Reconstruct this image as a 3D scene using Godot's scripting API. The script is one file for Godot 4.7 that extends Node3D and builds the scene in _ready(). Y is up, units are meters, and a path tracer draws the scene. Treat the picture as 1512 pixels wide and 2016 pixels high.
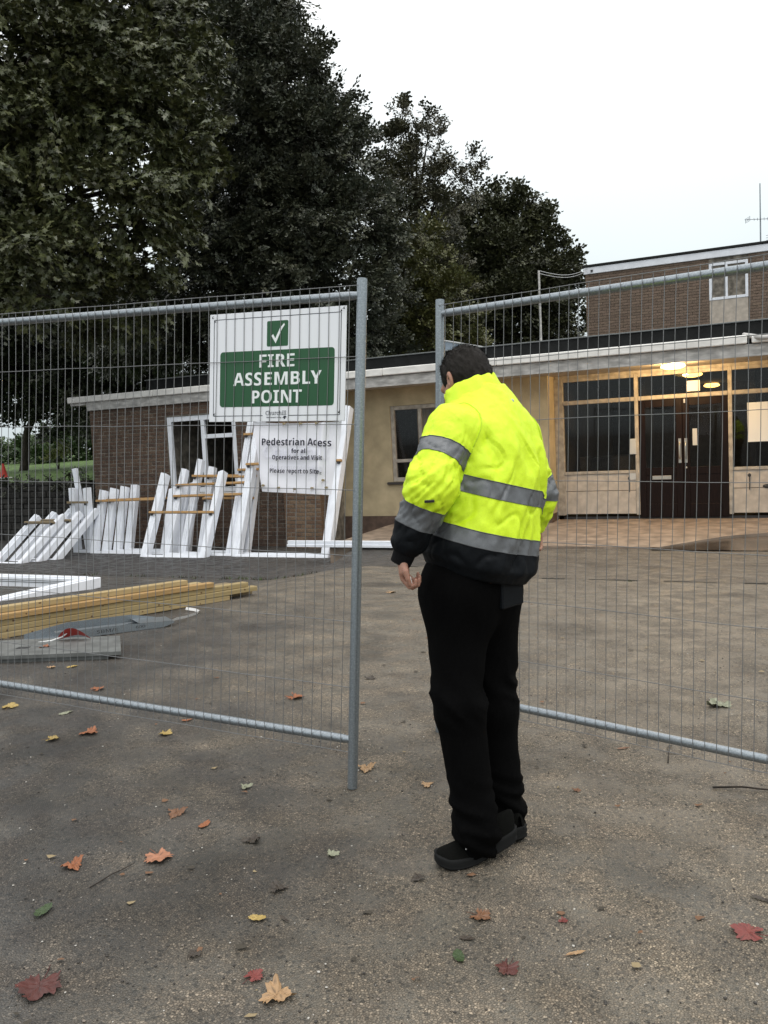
extends Node3D

# ---------------------------------------------------------------- constants
const YAW := -0.43962            # turn of the building line (x along the facade, z out of it)
const U := Vector3(0.90490, 0.0, 0.42562)
const N := Vector3(-0.42562, 0.0, 0.90490)
var taken := {}
var rng := RandomNumberGenerator.new()
var M := {}
var T := {}
var fnz := FastNoiseLite.new()

func B(u: float, y: float, n: float) -> Vector3:
	return U * u + N * n + Vector3(0, y, 0)

func ss(a: float, b: float, x: float) -> float:
	var t := clampf((x - a) / (b - a), 0.0, 1.0)
	return t * t * (3.0 - 2.0 * t)

func ground_y(x: float, z: float) -> float:
	var u := U.x * x + U.z * z
	var n := N.x * x + N.z * z
	var g := -ss(-3.0, -11.5, n) * (0.20 + 0.26 * ss(-4.6, -6.4, u))
	if n > -11.6 and u > -6.20:      # tarmac dressed up against the apron edge
		g = maxf(g, lerpf(g, -0.205 - 0.30 * maxf(0.0, n + 11.42), ss(-6.20, -5.90, u)))
	return g

func on_ground(x: float, z: float, dy := 0.0) -> Vector3:
	return Vector3(x, ground_y(x, z) + dy, z)

# ---------------------------------------------------------------- scene
func _ready() -> void:
	rng.seed = 2024
	fnz.seed = 6
	fnz.frequency = 0.05
	var cam := Camera3D.new()
	cam.name = "camera"
	cam.keep_aspect = Camera3D.KEEP_HEIGHT
	cam.fov = 63.44
	cam.near = 0.05
	cam.far = 1500.0
	cam.transform = Transform3D(Basis(Vector3.RIGHT, deg_to_rad(-4.6536)) * Basis(Vector3.BACK, deg_to_rad(-2.836)), Vector3(0, 1.37, 0))
	add_child(cam)
	cam.current = true
	# even overcast: brighter overhead than at the horizon, faintly blue low down
	var w := 512; var h := 256
	var im := Image.create(w, h, false, Image.FORMAT_RGBF)
	var cn := FastNoiseLite.new(); cn.seed = 70; cn.frequency = 1.1; cn.fractal_octaves = 4
	for y in h:
		var el := (0.5 - (y + 0.5) / h) * PI
		for x in w:
			var az := (x + 0.5) / w * TAU
			var d := Vector3(cos(el) * sin(az), sin(el), cos(el) * cos(az))
			var c := Color(0.20, 0.19, 0.18)
			if el > 0.0:
				var s := sin(el)
				var k := 0.53 * (1.0 + 2.0 * s) + 0.04 * cn.get_noise_3d(d.x, d.y * 2.0, d.z)
				var low := 1.0 - ss(0.0, 0.7, s)
				c = Color(k * (1.0 - 0.10 * low), k * (1.0 + 0.005 * low), k * (1.0 + 0.035 * low))
			im.set_pixel(x, y, c)
	var pm := PanoramaSkyMaterial.new()
	pm.panorama = ImageTexture.create_from_image(im)
	var sky := Sky.new()
	sky.sky_material = pm
	var env := Environment.new()
	env.background_mode = Environment.BG_SKY
	env.sky = sky
	env.background_energy_multiplier = 1.0
	env.tonemap_mode = Environment.TONE_MAPPER_LINEAR
	env.tonemap_exposure = 1.3
	env.sdfgi_enabled = true
	env.ssao_enabled = true
	env.ssil_enabled = true
	var we := WorldEnvironment.new()
	we.name = "world"
	we.environment = env
	add_child(we)
	var sun := DirectionalLight3D.new()
	sun.name = "sun"
	sun.light_energy = 0.18
	sun.light_color = Color(1.0, 0.97, 0.93)
	sun.light_angular_distance = 25.0
	sun.shadow_enabled = true
	sun.rotation_degrees = Vector3(-62, 35, 0)
	add_child(sun)
	make_materials()
	make_ground()
	make_forecourt()
	make_building()
	make_far_block()
	make_trees()
	make_garden()
	make_entrance_things()
	make_fences()
	make_frames()
	make_timber()
	make_man()
	make_leaves()
	make_scraps()

# ---------------------------------------------------------------- mesh builder
class MB:
	var v := PackedVector3Array()
	var nn := PackedVector3Array()
	var uv := PackedVector2Array()
	var col := PackedColorArray()
	var ix := PackedInt32Array()
	var c := Color.WHITE
	func vert(p: Vector3, n: Vector3, t := Vector2.ZERO) -> int:
		v.append(p); nn.append(n); uv.append(t); col.append(c)
		return v.size() - 1
	func tri_i(a: int, b: int, d: int) -> void:      # counter-clockwise as seen from outside
		ix.append(a); ix.append(d); ix.append(b)
	func quad(a: Vector3, b: Vector3, d: Vector3, e: Vector3) -> void:
		var n := (b - a).cross(d - a)
		if n.length_squared() < 1e-16: n = (d - a).cross(e - a)
		n = n.normalized()
		var i := vert(a, n, Vector2(0, 0)); vert(b, n, Vector2(1, 0)); vert(d, n, Vector2(1, 1)); vert(e, n, Vector2(0, 1))
		tri_i(i, i + 1, i + 2); tri_i(i, i + 2, i + 3)
	func tri(a: Vector3, b: Vector3, d: Vector3) -> void:
		var n := (b - a).cross(d - a).normalized()
		var i := vert(a, n); vert(b, n); vert(d, n)
		tri_i(i, i + 1, i + 2)
	func box(lo: Vector3, hi: Vector3, x := Transform3D()) -> void:
		var p := []
		for k in 8:
			p.append(x * Vector3(hi.x if k & 1 else lo.x, hi.y if k & 2 else lo.y, hi.z if k & 4 else lo.z))
		quad(p[4], p[5], p[7], p[6]); quad(p[1], p[0], p[2], p[3]); quad(p[5], p[1], p[3], p[7])
		quad(p[0], p[4], p[6], p[2]); quad(p[6], p[7], p[3], p[2]); quad(p[0], p[1], p[5], p[4])
	func cbox(lo: Vector3, hi: Vector3, b: float, x := Transform3D()) -> void:   # chamfered box
		var c0 := (lo + hi) * 0.5
		var h := (hi - lo) * 0.5
		b = minf(b, minf(h.x, minf(h.y, h.z)) * 0.6)
		var f := func(sx: float, sy: float, sz: float, ax: int) -> Vector3:
			var q := Vector3(h.x - (0.0 if ax == 0 else b), h.y - (0.0 if ax == 1 else b), h.z - (0.0 if ax == 2 else b))
			return x * (c0 + Vector3(q.x * sx, q.y * sy, q.z * sz))
		for s in [-1.0, 1.0]:
			oq(f.call(s, -1, -1, 0), f.call(s, 1, -1, 0), f.call(s, 1, 1, 0), f.call(s, -1, 1, 0), x * c0)
			oq(f.call(-1, s, -1, 1), f.call(1, s, -1, 1), f.call(1, s, 1, 1), f.call(-1, s, 1, 1), x * c0)
			oq(f.call(-1, -1, s, 2), f.call(1, -1, s, 2), f.call(1, 1, s, 2), f.call(-1, 1, s, 2), x * c0)
			for t in [-1.0, 1.0]:
				oq(f.call(s, t, -1, 0), f.call(s, t, 1, 0), f.call(s, t, 1, 1), f.call(s, t, -1, 1), x * c0)
				oq(f.call(s, -1, t, 0), f.call(s, 1, t, 0), f.call(s, 1, t, 2), f.call(s, -1, t, 2), x * c0)
				oq(f.call(-1, s, t, 1), f.call(1, s, t, 1), f.call(1, s, t, 2), f.call(-1, s, t, 2), x * c0)
				for w in [-1.0, 1.0]:
					ot(f.call(s, t, w, 0), f.call(s, t, w, 1), f.call(s, t, w, 2), x * c0)
	func oq(a: Vector3, b: Vector3, d: Vector3, e: Vector3, inside: Vector3) -> void:
		if (b - a).cross(d - a).dot(a + d - inside * 2.0) < 0.0: quad(a, e, d, b)
		else: quad(a, b, d, e)
	func ot(a: Vector3, b: Vector3, d: Vector3, inside: Vector3) -> void:
		if (b - a).cross(d - a).dot(a - inside) < 0.0: tri(a, d, b)
		else: tri(a, b, d)
	func tube(pts: Array, rad, sides := 8, caps := true) -> void:
		var base := -1
		var ref := Vector3.UP
		var last := PackedInt32Array()
		for k in pts.size():
			var p: Vector3 = pts[k]
			var d: Vector3 = (pts[mini(k + 1, pts.size() - 1)] - pts[maxi(k - 1, 0)]).normalized()
			if absf(d.dot(ref)) > 0.95: ref = Vector3.RIGHT if absf(d.x) < 0.9 else Vector3.BACK
			var a := d.cross(ref).normalized()
			var b := a.cross(d).normalized()
			ref = b
			var r: float = rad[k] if rad is Array else rad
			var ring := PackedInt32Array()
			for s in sides + 1:
				var t := TAU * s / sides
				var n := a * cos(t) + b * sin(t)
				ring.append(vert(p + n * r, n, Vector2(float(s) / sides, float(k))))
			if k > 0:
				for s in sides:
					tri_i(last[s], ring[s + 1], last[s + 1]); tri_i(last[s], ring[s], ring[s + 1])
			if caps and (k == 0 or k == pts.size() - 1):
				var n2 := -d if k == 0 else d
				var ci := vert(p, n2)
				var cr := PackedInt32Array()
				for s in sides + 1:
					cr.append(vert(v[ring[s]], n2))
				for s in sides:
					if k == 0: tri_i(ci, cr[s], cr[s + 1])
					else: tri_i(ci, cr[s + 1], cr[s])
			last = ring
	func prism(poly: PackedVector2Array, z0: float, z1: float, x := Transform3D()) -> void:   # counter-clockwise polygon in x, y
		var t := Geometry2D.triangulate_polygon(poly)
		for k in range(0, t.size(), 3):
			var a := poly[t[k]]; var b := poly[t[k + 1]]; var d := poly[t[k + 2]]
			if (b - a).cross(d - a) < 0.0:
				var w := b; b = d; d = w
			tri(x * Vector3(a.x, a.y, z1), x * Vector3(b.x, b.y, z1), x * Vector3(d.x, d.y, z1))
			tri(x * Vector3(a.x, a.y, z0), x * Vector3(d.x, d.y, z0), x * Vector3(b.x, b.y, z0))
		for k in poly.size():
			var a := poly[k]; var b := poly[(k + 1) % poly.size()]
			quad(x * Vector3(a.x, a.y, z0), x * Vector3(b.x, b.y, z0), x * Vector3(b.x, b.y, z1), x * Vector3(a.x, a.y, z1))
	func ball(p: Vector3, r: Vector3, x := Transform3D(), seg := 12, rings := 8) -> void:
		var at := v.size()
		for i in rings + 1:
			var th := PI * i / rings
			for j in seg + 1:
				var ph := TAU * j / seg
				var n := Vector3(sin(th) * cos(ph), cos(th), sin(th) * sin(ph))
				vert(x * (p + n * r), (x.basis * (n / r)).normalized(), Vector2(float(j) / seg, float(i) / rings))
		for i in rings:
			for j in seg:
				var a := at + i * (seg + 1) + j
				tri_i(a, a + 1, a + seg + 2); tri_i(a, a + seg + 2, a + seg + 1)
	func mesh() -> ArrayMesh:
		var m := ArrayMesh.new()
		if ix.is_empty(): return m
		var a := []
		a.resize(Mesh.ARRAY_MAX)
		a[Mesh.ARRAY_VERTEX] = v; a[Mesh.ARRAY_NORMAL] = nn; a[Mesh.ARRAY_TEX_UV] = uv; a[Mesh.ARRAY_COLOR] = col; a[Mesh.ARRAY_INDEX] = ix
		m.add_surface_from_arrays(Mesh.PRIMITIVE_TRIANGLES, a)
		return m

# ---------------------------------------------------------------- nodes
func numbered(called: String) -> String:
	if not taken.has(called):
		taken[called] = 0
		return called
	taken[called] += 1
	return "%s_%03d" % [called, taken[called]]

func tag(o: Node3D, label: String, category: String, group := "") -> Node3D:
	if label: o.set_meta("label", label)
	if category: o.set_meta("category", category)
	if group: o.set_meta("group", group)
	return o

func thing(called: String, label: String, category: String, at: Vector3, basis := Basis(), group := "") -> Node3D:
	var o := Node3D.new()
	o.name = numbered(called)
	add_child(o)
	o.transform = Transform3D(basis, at)
	return tag(o, label, category, group)

func part(called: String, mesh: Mesh, m: Material, parent: Node3D, at := Transform3D()) -> MeshInstance3D:
	var o := MeshInstance3D.new()
	var k := 0
	var nm := called
	var key := "%d/%s" % [parent.get_instance_id(), called]
	if taken.has(key):
		taken[key] += 1
		nm = "%s_%03d" % [called, taken[key]]
	else: taken[key] = 0
	o.name = nm
	o.mesh = mesh
	o.material_override = m
	o.transform = at
	parent.add_child(o, true)
	return o

func solo(called: String, mesh: Mesh, m: Material, label: String, category: String, at := Transform3D(), group := "") -> MeshInstance3D:
	var o := MeshInstance3D.new()
	o.name = numbered(called)
	o.mesh = mesh
	o.material_override = m
	o.transform = at
	add_child(o)
	tag(o, label, category, group)
	return o

func setting(called: String, mesh: Mesh, m: Material, at := Transform3D()) -> MeshInstance3D:
	var o := solo(called, mesh, m, "", "", at)
	o.set_meta("kind", "structure")
	return o

func bbasis() -> Basis:
	return Basis(Vector3.UP, YAW)

# ---------------------------------------------------------------- materials
func lin(r: float, g: float, b: float) -> Color:
	return Color(r, g, b).linear_to_srgb()

func mat(called: String, c: Color, rough := 0.7, metal := 0.0) -> StandardMaterial3D:
	var m := StandardMaterial3D.new()
	m.resource_name = called
	m.albedo_color = c
	m.roughness = rough
	m.metallic = metal
	M[called] = m
	return m

func ntex(freq: float, lo: float, hi: float, seed_ := 1, kind := FastNoiseLite.TYPE_SIMPLEX_SMOOTH, oct := 4, size := 512, c0 = null, c1 = null) -> NoiseTexture2D:
	var n := FastNoiseLite.new()
	n.noise_type = kind
	n.seed = seed_
	n.frequency = freq
	n.fractal_octaves = oct
	if oct <= 1: n.fractal_type = FastNoiseLite.FRACTAL_NONE
	var t := NoiseTexture2D.new()
	t.width = size; t.height = size
	t.seamless = true
	t.noise = n
	var g := Gradient.new()
	g.set_color(0, c0 if c0 != null else Color(lo, lo, lo)); g.set_color(1, c1 if c1 != null else Color(hi, hi, hi))
	t.color_ramp = g
	return t

func tri(m: StandardMaterial3D, s: Vector3, alb: Texture2D = null, bump: Texture2D = null, bs := 0.3, rough: Texture2D = null) -> StandardMaterial3D:
	m.uv1_triplanar = true
	m.uv1_scale = s
	if alb: m.albedo_texture = alb
	if bump:
		m.heightmap_enabled = true
		m.heightmap_texture = bump
		m.heightmap_scale = bs
	if rough:
		m.roughness_texture = rough
	return m

func make_materials() -> void:
	T.mottle = ntex(0.012, 0.72, 1.0, 3)
	T.dirt = ntex(0.006, 0.55, 1.0, 9, FastNoiseLite.TYPE_SIMPLEX_SMOOTH, 6)
	T.fine = ntex(0.09, 0.0, 1.0, 5, FastNoiseLite.TYPE_SIMPLEX_SMOOTH, 3)
	T.grain = ntex(0.02, 0.0, 1.0, 11, FastNoiseLite.TYPE_SIMPLEX_SMOOTH, 5, 512, Color(0.80, 0.74, 0.64), Color(1.0, 0.98, 0.95))
	T.spangle = ntex(0.05, 0.78, 1.0, 21, FastNoiseLite.TYPE_CELLULAR, 1)
	T.weave = ntex(0.25, 0.3, 1.0, 15, FastNoiseLite.TYPE_SIMPLEX_SMOOTH, 2)
	tri(mat("galvanised", lin(0.40, 0.445, 0.48), 0.40, 0.8), Vector3(6, 6, 6), T.spangle, T.fine, 0.03)
	mat("wire", lin(0.19, 0.195, 0.20), 0.5, 0.4)
	tri(mat("pvc", lin(0.88, 0.91, 0.97), 0.38), Vector3(0.7, 0.7, 0.7), ntex(0.01, 0.92, 1.0, 33, FastNoiseLite.TYPE_SIMPLEX_SMOOTH, 5))
	mat("gasket", lin(0.02, 0.02, 0.022), 0.6)
	tri(mat("batten", lin(0.52, 0.34, 0.16), 0.75), Vector3(0.3, 7, 7), T.grain, T.fine, 0.1)
	tri(mat("timber", lin(0.40, 0.335, 0.185), 0.7), Vector3(0.12, 6, 6), T.grain, T.fine, 0.12)
	tri(mat("timber_pale", lin(0.47, 0.39, 0.225), 0.7), Vector3(0.12, 6, 6), T.grain, T.fine, 0.12)
	tri(mat("timber_orange", lin(0.46, 0.32, 0.15), 0.7), Vector3(0.12, 6, 6), T.grain, T.fine, 0.12)
	tri(mat("timber_old", lin(0.26, 0.22, 0.15), 0.8), Vector3(0.12, 6, 6), T.grain, T.fine, 0.12)
	mat("knot", lin(0.10, 0.05, 0.02), 0.7)
	var bt := ntex(0.03, 0.62, 1.0, 41, FastNoiseLite.TYPE_SIMPLEX_SMOOTH, 5)
	var tones := [[0.165, 0.098, 0.066], [0.190, 0.118, 0.080], [0.135, 0.085, 0.062], [0.205, 0.134, 0.094], [0.170, 0.110, 0.080]]
	for k in 5:
		tri(mat("brick_%d" % k, lin(tones[k][0], tones[k][1], tones[k][2]), 0.9), Vector3(2.5, 2.5, 2.5), bt, T.fine, 0.35)
	var tones2 := [[0.27, 0.17, 0.105], [0.31, 0.205, 0.13], [0.23, 0.14, 0.09]]
	for k in 3:
		tri(mat("buff_%d" % k, lin(tones2[k][0], tones2[k][1], tones2[k][2]), 0.9), Vector3(2.5, 2.5, 2.5), bt, T.fine, 0.35)
	tri(mat("mortar", lin(0.31, 0.275, 0.225), 0.95), Vector3(1.5, 1.5, 1.5), T.dirt, T.fine, 0.4)
	var far := tri(mat("far_brick", Color.WHITE, 0.9), Vector3(2, 2, 2), bt)
	far.vertex_color_use_as_albedo = true
	tri(mat("cream", lin(0.54, 0.44, 0.275), 0.85), Vector3(0.6, 0.6, 0.6), ntex(0.008, 0.84, 1.0, 51, FastNoiseLite.TYPE_SIMPLEX_SMOOTH, 6), T.fine, 0.15)
	tri(mat("white_paint", lin(0.90, 0.88, 0.84), 0.6), Vector3(0.5, 1.0, 0.5), ntex(0.012, 0.88, 1.0, 61, FastNoiseLite.TYPE_SIMPLEX_SMOOTH, 6), T.fine, 0.15)
	tri(mat("board_paint", lin(0.70, 0.68, 0.65), 0.7), Vector3(0.5, 1.5, 0.5), ntex(0.012, 0.65, 1.0, 62, FastNoiseLite.TYPE_SIMPLEX_SMOOTH, 6))
	tri(mat("frame_paint", lin(0.50, 0.45, 0.38), 0.6), Vector3(1, 1, 1), T.mottle)
	tri(mat("panel_paint", lin(0.55, 0.48, 0.40), 0.6), Vector3(1, 1, 1), ntex(0.01, 0.82, 1.0, 63, FastNoiseLite.TYPE_SIMPLEX_SMOOTH, 5))
	tri(mat("door_wood", lin(0.013, 0.0065, 0.0055), 0.40), Vector3(6, 0.6, 6), T.mottle)
	tri(mat("felt", lin(0.018, 0.02, 0.02), 0.9), Vector3(1, 1, 1), T.dirt, T.fine, 0.3)
	mat("felt_edge", lin(0.16, 0.17, 0.17), 0.7)
	tri(mat("skirting", lin(0.13, 0.082, 0.058), 0.8), Vector3(1, 1, 1), T.mottle)
	mat("slate", lin(0.04, 0.035, 0.033), 0.6)
	var gl := mat("glass", Color(0.10, 0.12, 0.12, 0.03), 0.02)
	gl.transparency = BaseMaterial3D.TRANSPARENCY_ALPHA
	gl.metallic_specular = 0.32
	var gl2 := mat("rooflight_glass", Color(0.62, 0.68, 0.74, 0.6), 0.05)
	gl2.transparency = BaseMaterial3D.TRANSPARENCY_ALPHA
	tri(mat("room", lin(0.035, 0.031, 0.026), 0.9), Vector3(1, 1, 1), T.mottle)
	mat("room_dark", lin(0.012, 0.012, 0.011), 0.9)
	tri(mat("curtain", lin(0.30, 0.22, 0.13), 0.9), Vector3(8, 0.4, 8), T.mottle)
	mat("chrome", lin(0.62, 0.58, 0.52), 0.28, 0.9)
	mat("paper", lin(0.78, 0.77, 0.73), 0.8)
	mat("plastic_grey", lin(0.45, 0.46, 0.46), 0.5)
	mat("plastic_dark", lin(0.03, 0.03, 0.03), 0.5)
	mat("plastic_red", lin(0.42, 0.04, 0.03), 0.5)
	mat("plastic_white", lin(0.75, 0.75, 0.74), 0.5)
	var lm := mat("lamp_glow", lin(1.0, 0.82, 0.55), 0.4)
	lm.emission_enabled = true
	lm.emission = Color(1.0, 0.82, 0.50)
	lm.emission_energy_multiplier = 5.0
	var lm2 := mat("indoor_glow", lin(1.0, 0.85, 0.55), 0.4)
	lm2.emission_enabled = true
	lm2.emission = Color(1.0, 0.80, 0.42)
	lm2.emission_energy_multiplier = 3.0
	tri(mat("concrete", lin(0.36, 0.275, 0.205), 0.62), Vector3(0.5, 0.5, 0.5), ntex(0.012, 0.62, 1.0, 71, FastNoiseLite.TYPE_SIMPLEX_SMOOTH, 6), T.fine, 0.25)
	tri(mat("wet_concrete", lin(0.12, 0.09, 0.065), 0.22), Vector3(0.5, 0.5, 0.5), T.dirt)
	tri(mat("stone_wall", lin(0.05, 0.047, 0.042), 0.95), Vector3(0.8, 0.8, 0.8), T.dirt, T.dirt, 6.0)
	tri(mat("bark", lin(0.07, 0.055, 0.042), 0.95), Vector3(3, 0.7, 3), T.dirt, T.dirt, 4.0)
	tri(mat("lawn", lin(0.13, 0.23, 0.05), 0.95), Vector3(0.6, 0.6, 0.6), T.dirt, T.fine, 3.0)
	mat("sign_white", lin(0.80, 0.82, 0.86), 0.35)
	mat("sign_green", lin(0.006, 0.078, 0.022), 0.35)
	mat("sign_ink", lin(0.03, 0.035, 0.05), 0.5)
	mat("sign_text", lin(0.82, 0.86, 0.86), 0.4)
	mat("faint_ink", lin(0.78, 0.78, 0.86), 0.6)
	mat("banner", lin(0.93, 0.93, 1.0), 0.5)
	mat("ink_navy", lin(0.012, 0.012, 0.03), 0.6)
	mat("eyelet", lin(0.35, 0.28, 0.16), 0.4, 0.7)
	var hv := tri(mat("hi_vis", lin(0.74, 1.0, 0.02), 0.55), Vector3(14, 14, 14), ntex(0.02, 0.93, 1.0, 81), T.weave, 0.06)
	hv.rim_enabled = true; hv.rim = 0.25; hv.rim_tint = 1.0
	tri(mat("reflective", lin(0.17, 0.18, 0.19), 0.42, 0.25), Vector3(16, 16, 16), ntex(0.03, 0.85, 1.0, 82), T.weave, 0.04)
	tri(mat("navy", lin(0.0045, 0.0065, 0.009), 0.62), Vector3(14, 14, 14), T.mottle, T.weave, 0.06)
	var tr := tri(mat("trousers", lin(0.0030, 0.0030, 0.0032), 0.82), Vector3(14, 14, 14), T.mottle, T.weave, 0.06)
	tri(mat("knit", lin(0.007, 0.007, 0.008), 0.95), Vector3(30, 30, 30), T.mottle, T.weave, 0.1)
	mat("hair", lin(0.014, 0.0118, 0.0098), 0.65)
	for q in [M.trousers, M.navy, M.knit, M.door_wood, M.hair]: q.metallic_specular = 0.28
	M.trousers.metallic_specular = 0.15
	var sk := tri(mat("skin", lin(0.42, 0.22, 0.155), 0.55), Vector3(20, 20, 20), ntex(0.02, 0.86, 1.0, 83), T.fine, 0.02)
	sk.subsurf_scatter_enabled = true; sk.subsurf_scatter_strength = 0.1
	tri(mat("suede", lin(0.0065, 0.0068, 0.0060), 0.9), Vector3(20, 20, 20), T.mottle, T.weave, 0.1)
	mat("rubber", lin(0.012, 0.0125, 0.0125), 0.75)
	M.suede.metallic_specular = 0.2
	M.rubber.metallic_specular = 0.25
	mat("seam_yellow", lin(0.50, 0.70, 0.02), 0.7)
	mat("seam_grey", lin(0.085, 0.09, 0.095), 0.6)
	mat("lace", lin(0.5, 0.5, 0.5), 0.8)
	mat("eye_white", lin(0.7, 0.7, 0.68), 0.3)

# ---------------------------------------------------------------- ground
func make_ground() -> void:
	# surface picture of worn asphalt: stones of uneven tone set in a binder, with the stones standing a little proud
	var size := 2048
	var cell := FastNoiseLite.new()
	cell.noise_type = FastNoiseLite.TYPE_CELLULAR
	cell.cellular_return_type = FastNoiseLite.RETURN_DISTANCE2_SUB
	cell.frequency = 0.19
	cell.fractal_type = FastNoiseLite.FRACTAL_NONE
	cell.seed = 4
	var val := FastNoiseLite.new()
	val.noise_type = FastNoiseLite.TYPE_CELLULAR
	val.cellular_return_type = FastNoiseLite.RETURN_CELL_VALUE
	val.frequency = 0.19
	val.fractal_type = FastNoiseLite.FRACTAL_NONE
	val.seed = 4
	var blot := FastNoiseLite.new()
	blot.frequency = 0.006
	blot.fractal_octaves = 5
	blot.seed = 8
	var grit := FastNoiseLite.new()
	grit.frequency = 0.32
	grit.fractal_octaves = 2
	grit.seed = 12
	var a := cell.get_seamless_image(size, size, false, false, 0.06, true)
	var b := val.get_seamless_image(size, size, false, false, 0.0, true)
	var d := blot.get_seamless_image(size, size, false, false, 0.15, true)
	var e := grit.get_seamless_image(size, size, false, false, 0.06, true)
	for im in [a, b, d, e]: im.convert(Image.FORMAT_L8)
	var pa := a.get_data(); var pb := b.get_data(); var pd := d.get_data(); var pe := e.get_data()
	var col := PackedByteArray(); col.resize(size * size * 3)
	var hgt := PackedByteArray(); hgt.resize(size * size)
	var amax := 1
	for i in range(0, size * size, 37): amax = maxi(amax, pa[i])
	var fa := 1.0 / amax
	# tone look-up so that the loop stays cheap
	for i in size * size:
		var st := minf(1.0, pa[i] * fa * 3.2)            # 0 in the joints between stones, 1 on a stone
		var tone := pb[i] * 0.0039216
		var bl := pd[i] * 0.0039216
		var g := pe[i] * 0.0039216
		var show_ := 0.5 + 0.5 * smoothstep(0.5, 0.85, bl + g * 0.5)   # stones worn bare here, under fines there
		var k := 156.0 + 84.0 * (g - 0.5) + 34.0 * (bl - 0.5)
		k += show_ * (tone - 0.45) * 66.0 * st - (1.0 - st) * 62.0 * show_
		if tone > 0.95 and st > 0.4: k += 26.0
		if tone < 0.05: k -= 26.0
		var warm := (bl - 0.5) * 7.0 + (tone - 0.5) * 5.0
		var j := i * 3
		col[j] = clampi(int(k + warm), 20, 250)
		col[j + 1] = clampi(int(k), 20, 250)
		col[j + 2] = clampi(int(k - warm), 20, 250)
		hgt[i] = clampi(int(60.0 + st * 110.0 * show_ * (0.6 + 0.4 * tone) + g * 70.0), 0, 255)
	var rg := PackedByteArray(); rg.resize(size * size)
	for i in size * size: rg[i] = clampi(int(250.0 - 110.0 * smoothstep(0.40, 0.62, pe[i] * 0.0009 + (255 - pd[i]) * 0.0030)), 60, 255)
	var im3 := Image.create_from_data(size, size, false, Image.FORMAT_L8, rg)
	var im1 := Image.create_from_data(size, size, false, Image.FORMAT_RGB8, col)
	var im2 := Image.create_from_data(size, size, false, Image.FORMAT_L8, hgt)
	var m := mat("asphalt", Color.WHITE, 0.80)
	im3.resize(1024, 1024)
	m.roughness_texture = ImageTexture.create_from_image(im3)
	m.vertex_color_use_as_albedo = true
	m.albedo_texture = ImageTexture.create_from_image(im1)
	m.heightmap_enabled = true
	m.heightmap_texture = ImageTexture.create_from_image(im2)
	m.heightmap_scale = 0.8
	m.metallic_specular = 0.45

	var xs := PackedFloat32Array([-400, -150, -70, -40, -25, -17, -13])
	var x := -10.0
	while x < 9.01:
		xs.append(x); x += 0.1
	for q in [11.0, 14.0, 18.0, 26.0, 45.0, 90.0, 400.0]: xs.append(q)
	var zs := PackedFloat32Array([-400, -150, -80, -50, -32, -24, -20])
	var z := -17.0
	while z < 1.51:
		zs.append(z); z += 0.1
	for q in [3.0, 6.0, 12.0, 30.0, 100.0, 400.0]: zs.append(q)
	var n1 := FastNoiseLite.new(); n1.seed = 31; n1.frequency = 0.35; n1.fractal_octaves = 5
	var n2 := FastNoiseLite.new(); n2.seed = 32; n2.frequency = 1.4; n2.fractal_octaves = 4
	var n3 := FastNoiseLite.new(); n3.seed = 33; n3.frequency = 5.0; n3.fractal_octaves = 2
	var n4 := FastNoiseLite.new(); n4.seed = 37; n4.frequency = 2.3; n4.fractal_octaves = 3
	var mb := MB.new()
	for iz in zs.size():
		for ix in xs.size():
			var px := xs[ix]; var pz := zs[iz]
			var y := ground_y(px, pz)
			var e0 := 0.05
			var nr := Vector3(-(ground_y(px + e0, pz) - ground_y(px - e0, pz)) / (2 * e0), 1.0, -(ground_y(px, pz + e0) - ground_y(px, pz - e0)) / (2 * e0)).normalized()
			y += 0.006 * n2.get_noise_2d(px, pz)
			# worn tan aggregate to the right and underfoot, dark binder to the left and back
			var un := U.x * px + U.z * pz
			var nb := N.x * px + N.z * pz
			var dark := ss(0.55, -1.5, px + 0.9 * n1.get_noise_2d(px, pz) - 0.16 * (pz + 2.5))
			dark = clampf(dark + 0.5 * (n2.get_noise_2d(px + 40.0, pz)), 0.0, 1.0)
			var c := Color(0.53, 0.452, 0.345).lerp(Color(0.215, 0.194, 0.168), dark)
			# newer dark tarmac strip in front of the frames, its edge a cut joint
			var strip := ss(-9.35, -9.5, nb + 0.04 * n3.get_noise_2d(px, pz)) * ss(-3.0, -4.2, un)
			c = c.lerp(Color(0.17, 0.165, 0.165), 0.75 * strip)
			var strip2 := ss(-8.6, -8.75, nb) * ss(-4.2, -3.0, un)
			c = c.lerp(Color(0.38, 0.32, 0.25), 0.6 * strip2)
			# pale mud scuffs
			var mud := ss(0.30, 0.55, n2.get_noise_2d(px * 1.3 + 9.0, pz * 0.9)) * (0.4 + 0.6 * ss(-0.3, 0.5, n3.get_noise_2d(px, pz)))
			c = c.lerp(Color(0.66, 0.58, 0.46), 0.55 * mud * (1.0 - strip))
			var stain := ss(0.28, 0.6, n1.get_noise_2d(px * 1.7 - 30.0, pz * 1.7 + 12.0))
			c = c * (1.0 - 0.42 * stain)
			var mid := n4.get_noise_2d(px, pz)
			c = c * (1.0 + 0.36 * mid + 0.28 * n3.get_noise_2d(px + 17.0, pz))
			c.a = 1.0
			mb.c = c
			mb.vert(Vector3(px, y, pz), nr, Vector2(px, pz) / 3.1)
	var w := xs.size()
	for iz in zs.size() - 1:
		for ix in w - 1:
			var a0 := iz * w + ix
			mb.tri_i(a0, a0 + w, a0 + w + 1); mb.tri_i(a0, a0 + w + 1, a0 + 1)
	setting("ground", mb.mesh(), m)

	# loose grit lying on the surface
	var st := MB.new()
	st.ball(Vector3.ZERO, Vector3(1, 0.6, 0.8), Transform3D(), 5, 3)
	var mm := MultiMesh.new()
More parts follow.
